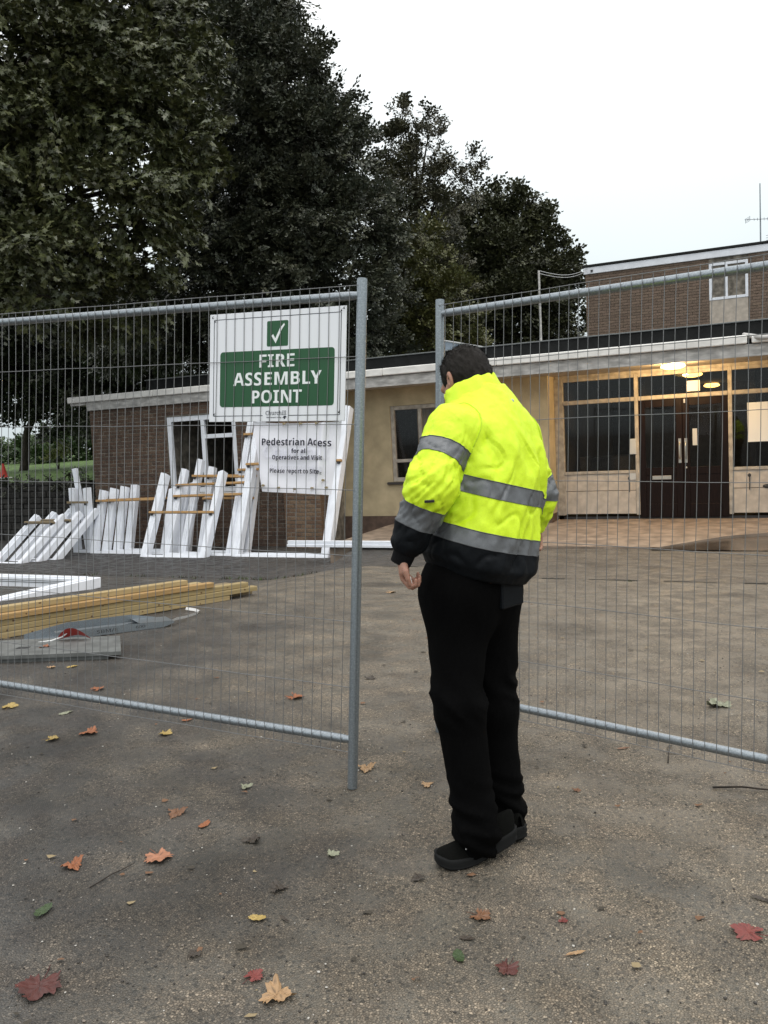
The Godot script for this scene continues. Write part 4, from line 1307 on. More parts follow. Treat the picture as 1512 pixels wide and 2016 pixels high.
	part("sheet", pm.mesh(), gm, pn)
	part("sticker", one(-0.84, 0.0555, -0.25, -0.75, 0.057, -0.20), M.gasket, pn)
	# torn end of red and white tape on the panel
	var tp := MB.new()
	var c0 := Vector3(-2.34, ground_y(-2.34, -6.02) + 0.058, -6.03)
	var ring := []
	for k in 15:
		var t := k / 14.0
		var w := 0.052 * sin(PI * pow(t, 0.8)) + 0.004
		ring.append([c0 + Vector3(-0.12 + 0.26 * t, 0.012 + 0.055 * sin(PI * t), -0.01 + 0.03 * t), w])
	for k in 14:
		var p0: Vector3 = ring[k][0]; var p1: Vector3 = ring[k + 1][0]
		var w0: float = ring[k][1]; var w1: float = ring[k + 1][1]
		var o := Vector3(0.0, 0.65, 0.75)
		tp.quad(p0 - o * w0, p1 - o * w1, p1 + o * w1, p0 + o * w0)
		tp.quad(p0 + o * w0 - Vector3(0, 0, 0.002), p1 + o * w1 - Vector3(0, 0, 0.002), p1 - o * w1 - Vector3(0, 0, 0.002), p0 - o * w0 - Vector3(0, 0, 0.002))
	var tt := thing("tape_end", "curled red plastic tape end with a white edge on the grey panel", "tape", Vector3.ZERO)
	part("red_face", tp.mesh(), M.plastic_red, tt)
	var te := MB.new()
	te.tube([c0 + Vector3(-0.26, 0.0, 0.0), c0 + Vector3(-0.16, 0.006, 0.0), c0 + Vector3(-0.08, 0.03, 0.0), c0 + Vector3(-0.02, 0.072, -0.012)], [0.003, 0.006, 0.007, 0.004], 6)
	part("white_edge", te.mesh(), M.plastic_white, tt)

# ---------------------------------------------------------------- trees and far garden
func leaf_fan(mb: MB, base: Vector3, dir: Vector3, up: Vector3, l: float, w: float, lobed: bool) -> void:
	var side := dir.cross(up).normalized()
	var nrm := side.cross(dir).normalized()
	if lobed:
		# palmate outline, slightly cupped
		var o := [[0.0, 0.0], [0.30, 0.10], [0.50, 0.02], [0.36, 0.34], [0.52, 0.58], [0.20, 0.55], [0.0, 1.0]]
		var c := base + dir * (l * 0.35)
		for s in [-1.0, 1.0]:
			for k in o.size() - 1:
				var a: Vector3 = base + side * (o[k][0] * w * s) + dir * (o[k][1] * l) - nrm * (absf(o[k][0]) * l * 0.35)
				var b: Vector3 = base + side * (o[k + 1][0] * w * s) + dir * (o[k + 1][1] * l) - nrm * (absf(o[k + 1][0]) * l * 0.35)
				if s > 0.0: mb.tri(c, a, b)
				else: mb.tri(c, b, a)
	else:
		var m := base + dir * l * 0.5
		var a := m + side * w * 0.5 - nrm * w * 0.15
		var b := m - side * w * 0.5 - nrm * w * 0.15
		var t := base + dir * l
		mb.tri(base, a, t); mb.tri(base, t, b)

func sprig(kind: int, seed_: int) -> ArrayMesh:
	# a twig with its leaves, about 0.4 m for big-leaved trees and 0.3 m for the others
	var r := RandomNumberGenerator.new()
	r.seed = seed_
	var mb := MB.new()
	var big := kind == 0
	var n := 9 if big else 14
	for k in n:
		var t := float(k) / n
		var p := Vector3(r.randf_range(-0.10, 0.10), -0.03 * t, 0.34 * t) if big else Vector3(r.randf_range(-0.08, 0.08), r.randf_range(-0.05, 0.05), 0.30 * t)
		var an := r.randf_range(-1.5, 1.5)
		var dir := Vector3(sin(an), r.randf_range(-0.75, 0.05) if big else r.randf_range(-0.5, 0.4), cos(an)).normalized()
		var up := Vector3(r.randf_range(-0.5, 0.5), 1.0, r.randf_range(-0.5, 0.5)).normalized()
		var g := r.randf_range(0.75, 1.25)
		mb.c = Color(g * r.randf_range(0.95, 1.1), g, g * r.randf_range(0.85, 1.05))
		var l := (r.randf_range(0.08, 0.13) if big else r.randf_range(0.07, 0.105))
		leaf_fan(mb, p, dir, up, l, l * (1.0 if big else 0.72), big)
	mb.c = Color(0.6, 0.5, 0.4)
	mb.tube([Vector3(0, 0, -0.06), Vector3(0, -0.01, 0.12), Vector3(0, -0.02, 0.28)], [0.005, 0.004, 0.002], 3, false)
	return mb.mesh()

func leaf_mat(called: String, c: Color, rough: float, back: float) -> StandardMaterial3D:
	var m := mat(called, c, rough)
	m.vertex_color_use_as_albedo = true
	m.cull_mode = BaseMaterial3D.CULL_DISABLED
	m.backlight_enabled = true
	m.backlight = Color(back, back, back * 0.6)
	return m

func crown(parent: Node3D, lobes: Array, per_m2: float, kind: int, m: Material, tint_a: Color, tint_b: Color, seed_: int, scale := 1.0, hole := -0.25) -> void:
	var r := RandomNumberGenerator.new()
	r.seed = seed_
	var nz := FastNoiseLite.new(); nz.seed = seed_; nz.frequency = 0.9; nz.fractal_octaves = 2
	var pts := []
	for l in lobes:
		var c := Vector3(l[0], l[1], l[2])
		var rad: float = l[3]
		var cnt := int(per_m2 * 4.0 * PI * rad * rad * 0.6)
		# twigs gather in sprays near the lobe's surface, with a thinner fill behind them
		var sprays := []
		for k in int(7.0 + 9.0 * rad * rad):
			var d := Vector3(r.randfn(), r.randfn() * 0.9, r.randfn()).normalized()
			sprays.append([c + d * rad * r.randf_range(0.55, 0.98), d, rad * r.randf_range(0.20, 0.36)])
		for k in cnt:
			var p: Vector3
			var d: Vector3
			if k % 10 < 7:
				var q: Array = sprays[r.randi() % sprays.size()]
				d = q[1]
				var sr: float = q[2]
				var g := Vector3(r.randfn(), r.randfn(), r.randfn()) * sr * 0.62
				p = q[0] + Vector3(g.x, g.y * 0.5 - 0.35 * (g.x * g.x + g.z * g.z) / sr, g.z)
			else:
				d = Vector3(r.randfn(), r.randfn(), r.randfn()).normalized()
				p = c + d * rad * pow(r.randf(), 0.5) * 0.85
			if nz.get_noise_3d(p.x, p.y, p.z) < hole: continue
			var out := (d + Vector3(0, -0.35 if kind == 0 else 0.1, 0) + Vector3(r.randfn(), r.randfn(), r.randfn()) * 0.35).normalized()
			pts.append([p, out, r.randf()])
	var half := pts.size()
	for v in 2:
		var mm := MultiMesh.new()
		mm.transform_format = MultiMesh.TRANSFORM_3D
		mm.use_colors = true
		mm.mesh = sprig(kind, seed_ * 3 + v)
		var sub := []
		for k in range(v, half, 2): sub.append(pts[k])
		mm.instance_count = sub.size()
		var buf := PackedFloat32Array(); buf.resize(sub.size() * 16)
		for k in sub.size():
			var out: Vector3 = sub[k][1]
			var b := Basis.looking_at(-out, Vector3.UP if absf(out.y) < 0.95 else Vector3.RIGHT) * Basis(Vector3.BACK, r.randfn() * 0.6)
			var s := scale * r.randf_range(0.75, 1.3)
			put_instance(buf, k, Transform3D(b.scaled(Vector3(s, s, s)), sub[k][0] - parent.position), tint_a.lerp(tint_b, sub[k][2]))
		mm.buffer = buf
		var o := MultiMeshInstance3D.new()
		o.name = "foliage" if v == 0 else "foliage_001"
		o.multimesh = mm
		o.material_override = m
		o.set_meta("kind", "stuff")
		parent.add_child(o, true)

func tree(called: String, label: String, base: Vector3, lobes: Array, trunk_r: float, group := "trees behind the building") -> Node3D:
	var o := thing(called, label, "tree", base, Basis(), group)
	# trunk to the middle of the crown, limbs to the lobes
	var mid := Vector3.ZERO
	var top := -1e9
	for l in lobes:
		mid += Vector3(l[0], l[1], l[2]); top = maxf(top, l[1])
	mid /= lobes.size()
	var tm := MB.new()
	var p1 := Vector3(mid.x - base.x, (mid.y - base.y) * 0.45, mid.z - base.z) * Vector3(0.12, 1, 0.12)
	var p2 := Vector3(mid.x - base.x, top - base.y - 0.8, mid.z - base.z)
	tm.tube([Vector3(0, -0.2, 0), Vector3(0, 0.4, 0), p1 * 0.5, p1, p1.lerp(p2, 0.5), p2], [trunk_r * 1.3, trunk_r, trunk_r * 0.9, trunk_r * 0.75, trunk_r * 0.45, trunk_r * 0.1], 10)
	part("trunk", tm.mesh(), M.bark, o)
	var lm := MB.new()
	for l in lobes:
		var c := Vector3(l[0], l[1], l[2]) - base
		var t := clampf((c.y - p1.y * 0.6) / maxf(0.1, p2.y - p1.y * 0.6) * 0.6, 0.0, 0.85)
		var s := p1.lerp(p2, t)
		if c.y < p1.y: s = p1 * clampf(c.y / p1.y, 0.5, 1.0)
		var k := s.lerp(c, 0.5) + Vector3(0, 0.25, 0)
		lm.tube([s, k, c], [trunk_r * 0.32, trunk_r * 0.18, trunk_r * 0.05], 6, false)
	part("limbs", lm.mesh(), M.bark, o).set_meta("kind", "stuff")
	return o

func make_trees() -> void:
	var t1 := [[-7.55, 10.51, -15.79, 1.47], [-6.3, 10.84, -16.82, 1.47], [-4.89, 10.85, -17.33, 1.42], [-3.82, 9.99, -17.26, 1.11], [-5.98, 8.69, -15.65, 1.38], [-4.86, 8.68, -16.15, 1.24], [-3.61, 8.65, -16.65, 0.93], [-7.56, 8.58, -15.64, 1.38], [-6.93, 6.82, -14.99, 1.16], [-5.59, 7.29, -15.53, 1.2], [-4.3, 7.44, -15.84, 1.03], [-3.17, 7.27, -16.03, 0.59], [-3.35, 6.57, -15.97, 0.67], [-4.07, 6.44, -15.46, 0.74], [-5.29, 5.99, -15.43, 0.92], [-6.48, 6.05, -15.43, 0.83], [-7.78, 5.93, -15.42, 1.2], [-4.21, 5.57, -15.39, 0.64], [-5.23, 5.19, -15.86, 0.76], [-5.92, 4.96, -14.34, 0.73], [-7.31, 4.71, -14.82, 0.98], [-5.99, 4.38, -14.79, 0.67], [-4.19, 4.95, -15.84, 0.57], [-5.64, 4.44, -16.3, 0.69], [-4.76, 4.2, -16.28, 0.59], [-3.75, 5.86, -16.22, 0.48], [-8.44, 7.53, -15.55, 1.38], [-7.23, 9.17, -18.69, 1.32], [-5.25, 9.84, -19.25, 1.36], [-7.12, 6.54, -18.98, 1.36], [-8.92, 6.85, -19.01, 1.59]]
	var a := tree("maple_tree", "large broad leaved tree with drooping olive green leaves, nearest at the left", Vector3(-10.4, 0.4, -17.4), t1, 0.32)
	crown(a, t1, 40.0, 0, leaf_mat("leaf_olive", lin(0.066, 0.076, 0.033), 0.40, 0.13), Color(0.75, 0.8, 0.8), Color(1.25, 1.2, 0.95), 101, 1.0, -0.42)
	var t2 := [[-1.06, 9.43, -24.74, 1.18], [-0.24, 4.98, -23.37, 0.85], [-1.48, 4.02, -24.29, 0.88], [-4.38, 4.90, -24.37, 1.18], [-0.00, 4.09, -24.30, 0.88], [-3.68, 14.14, -23.11, 1.75], [-2.85, 13.53, -23.06, 1.15], [-2.15, 12.4, -22.98, 0.78], [-1.5, 11.4, -22.4, 0.64], [-3.09, 11.61, -21.9, 1.42], [-1.98, 10.66, -21.83, 1.16], [-1.05, 10.5, -22.83, 0.7], [-0.65, 9.85, -22.77, 0.6], [-3.06, 9.69, -21.75, 1.42], [-1.54, 9.22, -21.71, 1.22], [-0.42, 8.99, -22.69, 0.78], [0.13, 8.05, -23.12, 0.66], [-3.36, 8.05, -22.12, 1.45], [-1.75, 7.56, -21.57, 1.29], [-0.49, 7.25, -22.05, 1.05], [0.2, 6.68, -22.51, 0.67], [-3.31, 6.34, -21.98, 1.45], [-1.7, 6.02, -21.45, 1.29], [-0.44, 5.67, -21.92, 1.05], [-4.57, 7.19, -22.55, 1.08], [-4.87, 5.95, -22.95, 1.1], [-3.46, 4.98, -22.37, 1.21], [-1.85, 4.76, -22.35, 1.21], [-0.52, 4.43, -22.32, 0.94], [-5.87, 5.25, -23.39, 1.13], [-5.03, 4.57, -23.84, 1.01], [-7.33, 4.89, -24.37, 1.03], [-2.65, 4.22, -24.31, 0.88], [0.35, 5.51, -23.41, 0.63], [-3.14, 12.18, -24.96, 1.62], [-2.44, 9.67, -25.26, 1.95], [-2.54, 7.57, -25.09, 1.95], [-4.24, 9.68, -23.75, 1.41]]
	var b := tree("beech_tree", "tall dark dense tree behind the low building, left of the open sky", Vector3(-2.6, -0.4, -24.5), t2, 0.42)
	crown(b, t2, 44.0, 1, leaf_mat("leaf_dark", lin(0.054, 0.064, 0.042), 0.45, 0.12), Color(0.75, 0.8, 0.85), Color(1.3, 1.2, 1.05), 102, 1.2, -0.46)
	var t3 := [[0.72, 8.23, -30.66, 1.10], [2.50, 7.04, -30.56, 1.10], [1.01, 10.62, -30.35, 0.81], [2.35, 12.71, -30.02, 0.36], [0.06, 9.73, -30.78, 0.92], [1.46, 12.66, -30.01, 0.6], [0.97, 11.71, -29.94, 0.8], [2.09, 11.47, -29.42, 0.84], [1.51, 10.46, -29.33, 1.14], [2.91, 10.48, -29.34, 0.7], [3.61, 11.08, -29.89, 0.43], [2.41, 9.19, -29.23, 0.96], [1.11, 9.22, -29.73, 0.98], [3.64, 9.98, -29.8, 0.46], [1.85, 7.94, -29.63, 1.07], [1.3, 13.02, -30.04, 0.28], [0.65, 10.66, -29.85, 0.53]]
	var c := tree("birch_tree", "thin airy tree with sky showing through its top, beside the tall dark one", Vector3(1.5, -0.4, -30.0), t3, 0.16)
	crown(c, t3, 34.0, 1, leaf_mat("leaf_brown_green", lin(0.060, 0.064, 0.038), 0.45, 0.12), Color(0.8, 0.8, 0.8), Color(1.2, 1.1, 0.9), 103, 1.15, -0.25)
	var t4 := [[3.32, 10.14, -36.83, 1.32], [2.58, 8.63, -36.71, 1.55], [4.85, 7.88, -35.65, 1.50], [3.58, 6.38, -36.53, 1.55], [2.03, 6.45, -36.53, 1.32], [6.50, 6.52, -35.53, 1.29], [5.24, 10.81, -33.88, 0.85], [5.92, 10.27, -33.83, 0.91], [4.52, 9.8, -33.29, 0.9], [6.48, 9.24, -33.75, 0.97], [5.27, 8.46, -32.68, 1.28], [7.14, 8.19, -33.66, 0.93], [3.94, 8.24, -33.17, 1.1], [6.49, 7.32, -33.09, 1.2], [7.6, 7.36, -33.6, 0.61], [5.19, 6.7, -32.54, 1.28], [3.66, 6.47, -33.02, 1.1], [7.03, 6.08, -33.49, 0.97], [5.78, 5.43, -33.44, 1.11], [4.25, 5.11, -33.41, 1.01], [8.06, 5.87, -34.48, 0.63], [8.14, 7.74, -34.13, 0.33], [3.5, 10.39, -33.84, 0.71]]
	var d := tree("dome_tree", "rounded dark tree directly left of the brick block", Vector3(5.2, -0.4, -33.6), t4, 0.35)
	crown(d, t4, 44.0, 1, leaf_mat("leaf_deep", lin(0.058, 0.066, 0.034), 0.45, 0.10), Color(0.8, 0.8, 0.8), Color(1.2, 1.15, 0.95), 104, 1.5, -0.50)
	var t5 := [[1.54, 7.5, -25.58, 0.61], [1.73, 6.64, -25.51, 0.84], [2.22, 5.78, -25.44, 0.84], [1.3, 5.67, -25.43, 0.84], [1.87, 4.88, -25.37, 0.92], [0.79, 4.78, -25.36, 0.77], [2.92, 4.9, -25.87, 0.63], [1.06, 6.86, -26.03, 0.63], [2.49, 4.14, -25.81, 0.78], [0.46, 4.18, -25.31, 0.77]]
	var e := tree("small_tree", "smaller yellow green tree in front of the rounded dark one", Vector3(1.6, -0.4, -25.8), t5, 0.14)
	crown(e, t5, 40.0, 1, leaf_mat("leaf_yellow_green", lin(0.095, 0.100, 0.034), 0.5, 0.15), Color(0.8, 0.85, 0.8), Color(1.2, 1.15, 1.0), 105, 1.15, -0.50)
	var t6 := [[-11.50, 6.49, -27.51, 1.16], [-10.02, 6.25, -27.49, 1.16], [-8.63, 5.93, -27.46, 1.08], [-7.38, 6.12, -27.48, 0.99], [-12.84, 6.22, -27.48, 1.32], [-13.55, 4.44, -29.35, 1.16], [-12.51, 3.86, -29.30, 0.89], [-11.58, 2.84, -29.22, 0.53], [-10.85, 3.24, -29.25, 0.75], [-9.30, 2.61, -28.19, 0.52], [-11.15, 5.10, -28.40, 1.03], [-8.41, 4.96, -28.38, 1.03], [-13.72, 5.22, -28.41, 1.37], [-9.89, 4.52, -28.35, 1.03], [-7.01, 5.41, -28.42, 1.03], [-12.83, 6.14, -30.49, 1.29], [-10.82, 5.86, -30.46, 1.29], [-11.97, 4.81, -30.38, 1.1], [-9.96, 4.53, -30.36, 1.01], [-13.74, 4.24, -31.34, 0.95], [-11.66, 3.7, -30.29, 1.01], [-10.04, 3.38, -29.26, 0.8], [-9.05, 4.3, -30.34, 1.1], [-8.1, 4.99, -30.39, 1.1], [-14.34, 5.3, -30.42, 1.29], [-8.82, 3.62, -31.29, 0.95], [-9.7, 2.85, -27.21, 0.46], [-7.45, 4.5, -31.36, 0.95]]
	var f := tree("garden_tree", "far dark tree over the lawn at the left with sky glinting through", Vector3(-13.15, 0.6, -30.5), t6, 0.17)
	crown(f, t6, 34.0, 1, M.leaf_dark, Color(0.6, 0.62, 0.6), Color(1.0, 1.0, 0.95), 106, 1.5, -0.40)
	var hd := [[-15.39, 2.65, -42.24, 0.82], [-14.24, 2.47, -42.23, 0.9], [-16.45, 2.06, -42.2, 0.88], [-15.07, 1.75, -41.17, 0.75], [-18.17, 1.88, -43.18, 0.9], [-14.07, 1.57, -41.15, 0.75], [-19.68, 1.87, -44.19, 0.81], [-15.94, 1.43, -40.14, 0.49], [-16.92, 1.48, -40.14, 0.44], [-21.02, 2.01, -44.2, 0.92], [-13.37, 1.91, -42.18, 1.03], [-17.61, 2.59, -43.24, 0.42], [-22.37, 2.08, -44.2, 1.08]]
	var h := thing("garden_hedge", "tall green hedge across the far side of the lawn", "hedge", Vector3(-16, 0.9, -42))
	crown(h, hd, 28.0, 1, leaf_mat("leaf_hedge", lin(0.05, 0.085, 0.028), 0.6, 0.15), Color(0.7, 0.8, 0.8), Color(1.2, 1.2, 1.0), 107, 1.7, -0.5)
	var sh := [[-11.72, 1.68, -30.12, 0.31], [-11.53, 1.85, -30.14, 0.2], [-11.86, 1.5, -30.11, 0.2]]
	var g := thing("yellow_shrub", "small yellow green shrub in front of the hedge beyond the garden wall", "shrub", Vector3(-11.7, 0.95, -30.1))
	var st := MB.new()
	for k in 5: st.tube([Vector3(0, 0, 0), Vector3(-0.15 + k * 0.08, 0.6, 0.05 * k)], [0.015, 0.006], 5)
	part("stem", st.mesh(), M.bark, g)
	crown(g, sh, 60.0, 1, leaf_mat("leaf_lime", lin(0.20, 0.23, 0.06), 0.5, 0.2), Color(0.8, 0.9, 0.8), Color(1.2, 1.15, 1.0), 108, 0.8, -0.6)

func make_garden() -> void:
	# raised lawn behind a low dark wall at the left end of the wing
	var mb := MB.new()
	var nz := FastNoiseLite.new(); nz.seed = 5; nz.frequency = 0.15
	var w := 41; var d := 31
	for j in d:
		for i in w:
			var u := lerpf(-60.0, -13.03, pow(float(i) / (w - 1), 0.7)); var n := lerpf(-14.35, -60.0, pow(float(j) / (d - 1), 1.4))
			var p := U * u + N * n
			var up := Vector3.UP
			mb.vert(Vector3(p.x, 0.80 + 0.032 * (-14.35 - n) + 0.05 * nz.get_noise_2d(p.x, p.z), p.z), up, Vector2(p.x, p.z))
	for j in d - 1:
		for i in w - 1:
			var a0 := j * w + i
			mb.tri_i(a0, a0 + 1, a0 + w + 1); mb.tri_i(a0, a0 + w + 1, a0 + w)
	setting("lawn", mb.mesh(), M.lawn)
	var gw := thing("garden_wall", "low dark stone garden wall running left from the brick wing", "wall", Vector3.ZERO, bbasis())
	var wm := MB.new()
	rng.seed = 77
	var y := -0.6
	var row := 0
	while y < 0.86:
		var h := rng.randf_range(0.11, 0.19)
		var u := -24.0 + rng.randf() * 0.3
		while u < -13.02:
			var l := rng.randf_range(0.18, 0.5)
			wm.cbox(Vector3(u, y, -14.4), Vector3(minf(u + l - 0.012, -13.01), minf(y + h - 0.012, 0.885), -13.98 + rng.randf_range(0.0, 0.035)), 0.018)
			u += l
		y += h
		row += 1
	part("stonework", wm.mesh(), M.stone_wall, gw).set_meta("kind", "stuff")
	part("wall_core", one(-24.0, -0.6, -14.38, -13.01, 0.86, -13.995), M.room_dark, gw)
	# ivy and sprays on the wall top
	var iv := thing("ivy", "dark ivy and loose sprays growing over the garden wall top", "ivy", B(-15, 0.9, -14.1))
	var lobes := []
	for k in 26:
		var u := lerpf(-18.5, -13.1, k / 25.0)
		var p := B(u, 0.82 + 0.05 * fnz.get_noise_1d(k * 40.0), -14.05 + 0.12 * sin(k * 2.7))
		lobes.append([p.x, p.y, p.z, 0.06 + 0.06 * absf(sin(k * 1.7))])
	for q in [[-14.2, 1.02, 0.09], [-14.1, 1.14, 0.07], [-13.4, 0.95, 0.08], [-15.3, 0.95, 0.07]]:
		var p := B(q[0], q[1], -14.0)
		lobes.append([p.x, p.y, p.z, q[2]])
	crown(iv, lobes, 150.0, 1, M.leaf_deep, Color(0.5, 0.55, 0.55), Color(0.9, 0.9, 0.8), 109, 0.55, -0.35)
	# traffic cone on the lawn edge
	var p := B(-21.2, 0.905, -18.0)
	var tc := thing("traffic_cone", "faded red traffic cone on the lawn edge at the far left", "traffic cone", p)
	var cm := MB.new()
	cm.tube([Vector3(0, 0.03, 0), Vector3(0, 0.46, 0)], [0.125, 0.03], 18)
	part("cone", cm.mesh(), M.plastic_red, tc)
	var cb := MB.new()
	cb.cbox(Vector3(-0.18, 0.0, -0.18), Vector3(0.18, 0.035, 0.18), 0.01)
	part("base", cb.mesh(), M.plastic_white, tc)

# ---------------------------------------------------------------- the man
const FWD := Vector3(-0.769, 0, -0.639)      # where he faces
const SID := Vector3(0.639, 0, -0.769)       # his right
const MAN := Vector3(0.28, 0.0, -2.68)

static func smin(a: float, b: float, k: float) -> float:
	var h := maxf(k - absf(a - b), 0.0) / k
	return minf(a, b) - h * h * k * 0.25

static func cap(p: Vector3, a: Vector3, b: Vector3, ra: float, rb: float) -> float:
	var d := b - a
	var t := clampf((p - a).dot(d) / d.length_squared(), 0.0, 1.0)
	return p.distance_to(a + d * t) - lerpf(ra, rb, t)

static func ell(p: Vector3, c: Vector3, r: Vector3) -> float:
	var q := (p - c) / r
	var k0 := q.length()
	var k1 := (q / r).length()
	return k0 * (k0 - 1.0) / maxf(k1, 1e-5)

class Hull:
	var v := PackedVector3Array()
	var t := PackedInt32Array()        # triangles, counter-clockwise seen from outside
	var n := PackedVector3Array()
	func normals() -> void:
		n.resize(v.size()); n.fill(Vector3.ZERO)
		for k in range(0, t.size(), 3):
			var a := v[t[k]]
			var c := (v[t[k + 1]] - a).cross(v[t[k + 2]] - a)
			n[t[k]] += c; n[t[k + 1]] += c; n[t[k + 2]] += c
		for k in n.size(): n[k] = n[k].normalized()
	func into(mb: MB, x := Transform3D()) -> void:
		var at := mb.v.size()
		for k in v.size(): mb.vert(x * v[k], (x.basis * n[k]).normalized())
		for k in range(0, t.size(), 3): mb.tri_i(at + t[k], at + t[k + 1], at + t[k + 2])

func nets(f: Callable, lo: Vector3, hi: Vector3, h: float) -> Hull:
	var nx := int(ceil((hi.x - lo.x) / h / 4.0)) * 4
	var ny := int(ceil((hi.y - lo.y) / h / 4.0)) * 4
	var nz := int(ceil((hi.z - lo.z) / h / 4.0)) * 4
	var sx := 1; var sy := nx + 1; var sz := (nx + 1) * (ny + 1)
	var g := PackedFloat32Array(); g.resize(sz * (nz + 1)); g.fill(9.0)
	var done := PackedByteArray(); done.resize(g.size())
	var blocks := []
	var reach := h * 4.0 * 0.87 * 1.45
	for bz in range(0, nz, 4):
		for by in range(0, ny, 4):
			for bx in range(0, nx, 4):
				var d: float = f.call(lo + Vector3(bx + 2, by + 2, bz + 2) * h)
				if absf(d) > reach: continue
				blocks.append(Vector3i(bx, by, bz))
				for k in 5:
					for j in 5:
						var i0 := bx + (by + j) * sy + (bz + k) * sz
						for i in 5:
							if done[i0 + i] == 0:
								done[i0 + i] = 1
								g[i0 + i] = f.call(lo + Vector3(bx + i, by + j, bz + k) * h)
	var id := PackedInt32Array(); id.resize(g.size()); id.fill(-1)
	var s := Hull.new()
	var off := [0, sx, sy, sx + sy, sz, sx + sz, sy + sz, sx + sy + sz]
	var edges := [[0, 1], [2, 3], [4, 5], [6, 7], [0, 2], [1, 3], [4, 6], [5, 7], [0, 4], [1, 5], [2, 6], [3, 7]]
	var cp := [Vector3(0, 0, 0), Vector3(1, 0, 0), Vector3(0, 1, 0), Vector3(1, 1, 0), Vector3(0, 0, 1), Vector3(1, 0, 1), Vector3(0, 1, 1), Vector3(1, 1, 1)]
	var cells := []
	for b: Vector3i in blocks:
		for k in 4:
			for j in 4:
				for i in 4:
					var c := b.x + i + (b.y + j) * sy + (b.z + k) * sz
					var m := 0
					if g[c] < 0.0: m += 1
					if g[c + sx] < 0.0: m += 1
					if g[c + sy] < 0.0: m += 1
					if g[c + sx + sy] < 0.0: m += 1
					if g[c + sz] < 0.0: m += 1
					if g[c + sx + sz] < 0.0: m += 1
					if g[c + sy + sz] < 0.0: m += 1
					if g[c + sx + sy + sz] < 0.0: m += 1
					if m == 0 or m == 8: continue
					var sum := Vector3.ZERO
					var q := 0
					for e in edges:
						var a := g[c + off[e[0]]]; var d := g[c + off[e[1]]]
						if (a < 0.0) != (d < 0.0):
							var t := a / (a - d)
							sum += (cp[e[0]] as Vector3).lerp(cp[e[1]], t)
							q += 1
					id[c] = s.v.size()
					s.v.append(lo + (Vector3(b.x + i, b.y + j, b.z + k) + sum / q) * h)
					cells.append(c)
	for c: int in cells:
		var a := g[c] < 0.0
		# edges along x, y, z that leave this corner
		if a != (g[c + sx] < 0.0): face(s, id, c, c - sy, c - sy - sz, c - sz, a)
		if a != (g[c + sy] < 0.0): face(s, id, c, c - sz, c - sx - sz, c - sx, a)
		if a != (g[c + sz] < 0.0): face(s, id, c, c - sx, c - sx - sy, c - sy, a)
	s.normals()
	return s

func face(s: Hull, id: PackedInt32Array, a: int, b: int, c: int, d: int, inside: bool) -> void:
	if b < 0 or c < 0 or d < 0: return
	var p := id[a]; var q := id[b]; var r := id[c]; var t := id[d]
	if p < 0 or q < 0 or r < 0 or t < 0: return
	if inside: s.t.append_array([p, q, r, p, r, t])
	else: s.t.append_array([p, r, q, p, t, r])

const LSH := Vector3(0.228, 1.412, -2.652)
const LEL := Vector3(0.148, 1.232, -2.562)
const LWR := Vector3(0.078, 1.072, -2.582)
const RSH := Vector3(0.478, 1.368, -2.925)
const REL := Vector3(0.542, 1.160, -2.950)
const RWR := Vector3(0.524, 1.066, -2.962)

const TY := [0.84, 0.94, 1.04, 1.14, 1.24, 1.34, 1.42, 1.48, 1.55]
const TC := [Vector2(0.290, -2.742), Vector2(0.297, -2.746), Vector2(0.318, -2.756), Vector2(0.338, -2.768), Vector2(0.352, -2.780), Vector2(0.356, -2.795), Vector2(0.352, -2.808), Vector2(0.350, -2.820), Vector2(0.348, -2.830)]
const TA := [0.205, 0.212, 0.214, 0.214, 0.214, 0.208, 0.180, 0.135, 0.08]
const TB := [0.180, 0.184, 0.178, 0.168, 0.166, 0.158, 0.140, 0.118, 0.08]

func torso_d(p: Vector3, grow: float) -> float:
	var k := 0
	while k < 7 and p.y > TY[k + 1]: k += 1
	var t := clampf((p.y - TY[k]) / (TY[k + 1] - TY[k]), -0.4, 1.3)
	var c: Vector2 = (TC[k] as Vector2).lerp(TC[k + 1], t)
	var a: float = lerpf(TA[k], TA[k + 1], t) + grow
	var b: float = lerpf(TB[k], TB[k + 1], t) + grow
	a = maxf(a, 0.03); b = maxf(b, 0.03)
	var dx := p.x - c.x; var dz := p.z - c.y
	var l := (SID.x * dx + SID.z * dz) / a
	var q := (FWD.x * dx + FWD.z * dz) / b
	# slightly squared section, flatter across the back
	var e := pow(absf(l * l * l) + absf(q * q * q), 0.3333) * 0.45 + sqrt(l * l + q * q) * 0.55
	return (e - 1.0) * minf(a, b)

func hem_s(p: Vector3) -> float:
	return p.y + 0.28 * (p.x - 0.15)

func jacket_d(p: Vector3) -> float:
	var d := torso_d(p, 0.0)
	# elastic gather at the hem
	var s := hem_s(p)
	d += 0.016 * ss(0.035, 0.0, absf(s - 0.982))
	d = -smin(-d, s - 0.966, 0.035)
	d = maxf(d, p.y - 1.555)
	var la := smin(cap(p, LSH, LEL, 0.080, 0.079), cap(p, LEL, LWR, 0.079, 0.060), 0.03)
	var ra := smin(cap(p, RSH, REL, 0.082, 0.075), cap(p, REL, RWR, 0.075, 0.056), 0.03)
	var kk := lerpf(0.014, 0.075, ss(1.26, 1.42, p.y))
	d = smin(d, la, kk)
	d = smin(d, ra, kk)
	return d

